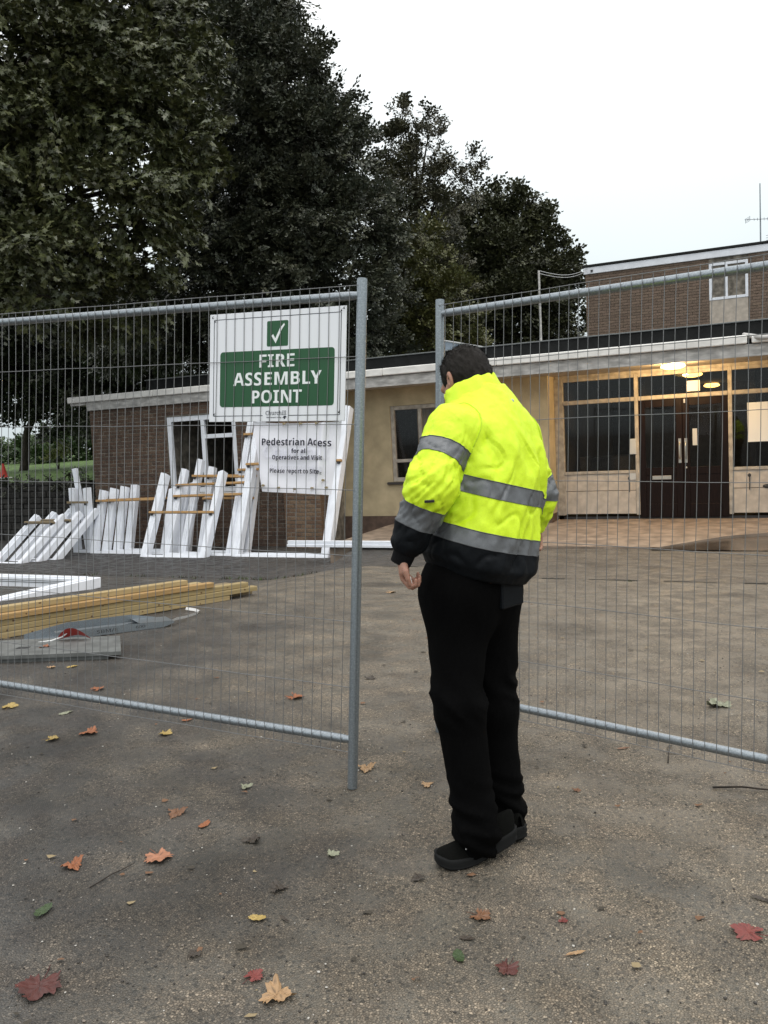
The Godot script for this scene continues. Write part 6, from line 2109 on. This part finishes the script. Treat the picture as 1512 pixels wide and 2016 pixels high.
# ---------------------------------------------------------------- fallen leaves and twigs
func fallen_leaf(kind: int, seed_: int, curl: float) -> ArrayMesh:
	# unit leaf in x, z: 0 palmate, 1 oval, 2 crumpled, 3 narrow seed wing
	var r := RandomNumberGenerator.new(); r.seed = seed_
	var mb := MB.new()
	var rim := []
	var n := 56
	for k in n:
		var t := TAU * k / n
		var rad := 1.0
		if kind == 0:
			var a := wrapf(t - PI * 0.5, -PI, PI)
			rad = 0.66 + 0.22 * pow(absf(cos(a * 2.5)), 1.5) * (1.0 - 0.30 * absf(a) / PI) + 0.10 * sin(a * 17.0 + seed_) * cos(a * 1.3 + seed_)
			if absf(a) > 2.7: rad = 0.30
		elif kind == 1: rad = 1.0 / sqrt(pow(cos(t) / 0.52, 2.0) + pow(sin(t), 2.0)) + 0.03 * sin(t * 23.0)
		elif kind == 2: rad = 0.70 + 0.16 * sin(t * 3.0 + seed_) + 0.10 * sin(t * 7.0 + seed_ * 2.0) + 0.06 * sin(t * 17.0)
		else: rad = 1.0 / sqrt(pow(cos(t) / 0.24, 2.0) + pow(sin(t), 2.0))
		rad *= r.randf_range(0.90, 1.08)
		rim.append(Vector2(cos(t), sin(t)) * rad)
	var nz := FastNoiseLite.new(); nz.seed = seed_; nz.frequency = 0.9
	var hgt := func(p: Vector2) -> float:
		return 0.03 + curl * (0.55 * p.length_squared() * (0.4 + 0.6 * sin(atan2(p.y, p.x) * 2.0 + seed_)) + 0.40 * nz.get_noise_2d(p.x * 2.0, p.y * 2.0)) + 0.035 * absf(fmod(absf(atan2(p.y, p.x)) * 2.5 / PI, 1.0) - 0.5) + 0.02
	var rings := [0.0, 0.3, 0.55, 0.8, 1.0]
	for s in rings:
		for k in n:
			var p: Vector2 = rim[k] * s
			var g := 0.86 + 0.28 * nz.get_noise_2d(p.x * 3.0 + 7.0, p.y * 3.0) + (0.12 if absf(fmod(absf(atan2(p.x, p.y)) * 2.5 / PI + 0.5, 1.0) - 0.5) < 0.06 and s > 0.2 else 0.0)
			if nz.get_noise_2d(p.x * 5.0 - 9.0, p.y * 5.0) > 0.34: g *= 0.5
			mb.c = Color(g, g, g)
			mb.vert(Vector3(p.x, maxf(0.015, hgt.call(p)), -p.y), Vector3.UP)
	for j in rings.size() - 1:
		for k in n:
			var a := j * n + k; var b := j * n + (k + 1) % n
			mb.tri_i(a, a + n, b + n); mb.tri_i(a, b + n, b)
	smooth_open(mb)
	mb.c = Color(0.55, 0.45, 0.4)
	if kind != 2: mb.tube([Vector3(0, 0.06, 0.25), Vector3(0.05, 0.06, 0.75), Vector3(0.15, 0.04, 1.25)], [0.03, 0.025, 0.02], 5)
	return mb.mesh()

func make_leaves() -> void:
	var cols := {
		"orange": lin(0.31, 0.11, 0.042), "tan": lin(0.40, 0.25, 0.125), "yellow": lin(0.42, 0.30, 0.09), "red": lin(0.20, 0.040, 0.032), "darkred": lin(0.095, 0.026, 0.020),
		"brown": lin(0.20, 0.095, 0.045), "dark": lin(0.055, 0.042, 0.03), "green": lin(0.045, 0.075, 0.025), "pale": lin(0.28, 0.29, 0.20), "pink": lin(0.40, 0.18, 0.10)}
	var lm := {}
	for k in cols:
		var m := mat("fallen_" + k, cols[k], 0.5)
		m.vertex_color_use_as_albedo = true
		m.cull_mode = BaseMaterial3D.CULL_DISABLED
		lm[k] = m
	var L := [
		[-2.16, -4.57, 0.085, 0, "yellow", "yellow leaf flat on the asphalt at the left edge, under the fence rail"],
		[-1.78, -4.40, 0.055, 1, "pale", "small pale green leaf right of the yellow one under the fence rail"],
		[-1.69, -3.99, 0.060, 0, "yellow", "small yellow leaf beside an orange one, nearest the left edge below the fence rail"],
		[-1.53, -4.06, 0.085, 2, "orange", "bright orange leaf below the left fence rail"],
		[-1.13, -3.99, 0.060, 0, "yellow", "yellow leaf under the middle of the left fence rail"],
		[-1.76, -4.85, 0.070, 0, "orange", "orange leaf behind the left fence rail, nearest the grey panel"],
		[-1.07, -4.18, 0.040, 1, "orange", "tiny orange leaf touching the shadow of the left fence rail"],
		[-0.54, -4.50, 0.085, 0, "orange", "orange leaf seen through the mesh left of the fence post"],
		[-0.85, -3.07, 0.070, 2, "brown", "brown orange leaf upper one of a pair left of the post foot"],
		[-0.72, -2.96, 0.045, 1, "orange", "small orange oval leaf below a brown one left of the post foot"],
		[-0.52, -2.82, 0.060, 2, "dark", "dark brown crumpled leaf between the post foot and the pink leaf"],
		[-1.11, -2.70, 0.066, 2, "orange", "rusty orange crumpled leaf left of the large pink one"],
		[-0.83, -2.73, 0.086, 0, "pink", "large pinkish orange wet leaf with dark specks"],
		[-1.10, -2.43, 0.055, 1, "green", "folded green leaf at the left on the asphalt"],
		[-0.39, -2.49, 0.050, 2, "dark", "curled black brown leaf in the lower middle of the ground"],
		[-0.43, -2.33, 0.040, 1, "yellow", "small pale yellow leaf below the curled dark one"],
		[-0.35, -2.32, 0.032, 3, "dark", "dark sliver of a leaf right of the small yellow one"],
		[-0.96, -2.06, 0.105, 0, "darkred", "large dark red leaf with a long stem at the bottom left"],
		[-0.40, -2.06, 0.046, 0, "red", "small crimson leaf above the large tan leaf"],
		[-0.33, -1.98, 0.078, 2, "tan", "large tan leaf with ragged edge at the bottom of the picture"],
		[0.22, -2.28, 0.056, 0, "brown", "brown leaf with a long stem, below the man's shoes"],
		[0.14, -2.10, 0.042, 1, "green", "bright green leaf fragment on the ground in front of the man"],
		[0.26, -2.04, 0.056, 0, "darkred", "dark red leaf with stem pointing down, right of the green one"],
		[0.45, -2.09, 0.042, 3, "tan", "pale winged seed lying on the asphalt at lower right"],
		[0.93, -2.14, 0.078, 0, "red", "large wet red leaf at the right edge"],
		[1.62, -4.04, 0.110, 2, "pale", "curled yellow green leaf standing up behind the right fence panel"],
		[0.05, -2.51, 0.040, 2, "dark", "small black leaf scrap just below the man's left shoe"],
		[0.12, -3.22, 0.045, 2, "tan", "small tan leaf left of the man's trouser leg"],
		[0.03, -8.17, 0.085, 0, "tan", "distant tan leaf near the man's hand, far out on the asphalt"],
		[-0.13, -3.42, 0.070, 2, "tan", "light tan leaf right beside the fence post foot"],
		[-0.13, -4.83, 0.060, 2, "dark", "dark leaf scrap on the bare asphalt in the gap between the fence panels"],
		[0.45, -2.24, 0.026, 2, "red", "tiny reddish scrap of leaf at lower right"],
		[0.17, -2.18, 0.030, 1, "dark", "tiny dark green leaf above the bright green one"],
		[-0.23, -2.69, 0.042, 2, "pale", "pale green bleached leaf midway between the post and the shoes"],
		[-0.62, -3.29, 0.048, 2, "pale", "greyish bleached leaf scrap left of the post foot"],
		[-2.13, -5.44, 0.055, 1, "yellow", "yellow oval leaf at the front edge of the grey panel"],
		[-2.27, -5.44, 0.050, 2, "tan", "tan leaf left of the yellow one at the front edge of the grey panel"],
		[1.04, -2.30, 0.048, 3, "dark", "dark curled leaf at the right edge above the red one"],
		[0.69, -3.10, 0.030, 2, "brown", "small brown scrap of leaf right of the man's trouser leg"],
		[-0.58, -2.17, 0.036, 2, "dark", "dark shred of leaf above the small crimson one"],
		[0.99, -3.51, 0.044, 3, "brown", "brown leaf sliver just behind the right fence rail"],
		[0.50, -3.54, 0.036, 3, "dark", "dark leaf sliver behind the man's trousers at the fence rail"]]
	var shapes := []
	for k in 4:
		for v in 3: shapes.append(fallen_leaf(k, 11 + k * 7 + v, [0.42, 0.30, 0.70, 0.2][k] * (1.0 + 0.3 * v)))
	for k in L.size():
		var q: Array = L[k]
		var s: float = q[2] * 0.68
		solo("fallen_leaf", shapes[q[3] * 3 + k % 3], lm[q[4]], q[5], "leaf", Transform3D(Basis(Vector3.UP, k * 2.4).scaled(Vector3(s, s * 0.8, s)), on_ground(q[0], q[1], 0.004)), "leaves fallen on the asphalt")
	solo("fallen_leaf", shapes[6], lm.orange, "orange leaf lying on the flat grey metal panel", "leaf", Transform3D(Basis(Vector3.UP, 1.0).scaled(Vector3(0.05, 0.04, 0.034)), Vector3(-2.47, ground_y(-2.5, -5.8) + 0.058, -5.84)), "leaves fallen on the asphalt")
	# twigs
	var tw := [[Vector3(1.20, 0.006, -3.06), Vector3(1.30, 0.014, -3.035), Vector3(1.45, 0.006, -3.00), 0.0042, "dark forked twig at the right edge below the fence rail"], [Vector3(1.12, 0.005, -3.32), Vector3(1.15, 0.010, -3.40), Vector3(1.17, 0.004, -3.47), 0.0028, "short thin twig close under the right fence rail"], [Vector3(-1.0, 0.004, -2.55), Vector3(-0.95, 0.01, -2.62), Vector3(-0.9, 0.004, -2.70), 0.0022, "thin dark stalk between the green leaf and the rusty leaf"]]
	for q in tw:
		var m := MB.new()
		var p0: Vector3 = q[0]
		var a: Vector3 = q[1]; var b: Vector3 = q[2]
		m.tube([Vector3.ZERO, a - p0, (a + b) * 0.5 - p0 + Vector3(0, 0, 0.006), b - p0], [q[3], q[3] * 0.9, q[3] * 0.8, q[3] * 0.5], 6)
		m.tube([a - p0, a - p0 + Vector3(0.03, 0.008, 0.03)], [q[3] * 0.6, q[3] * 0.3], 5)
		solo("twig", m.mesh(), M.bark, q[4], "twig", Transform3D(Basis(), p0), "twigs on the asphalt")
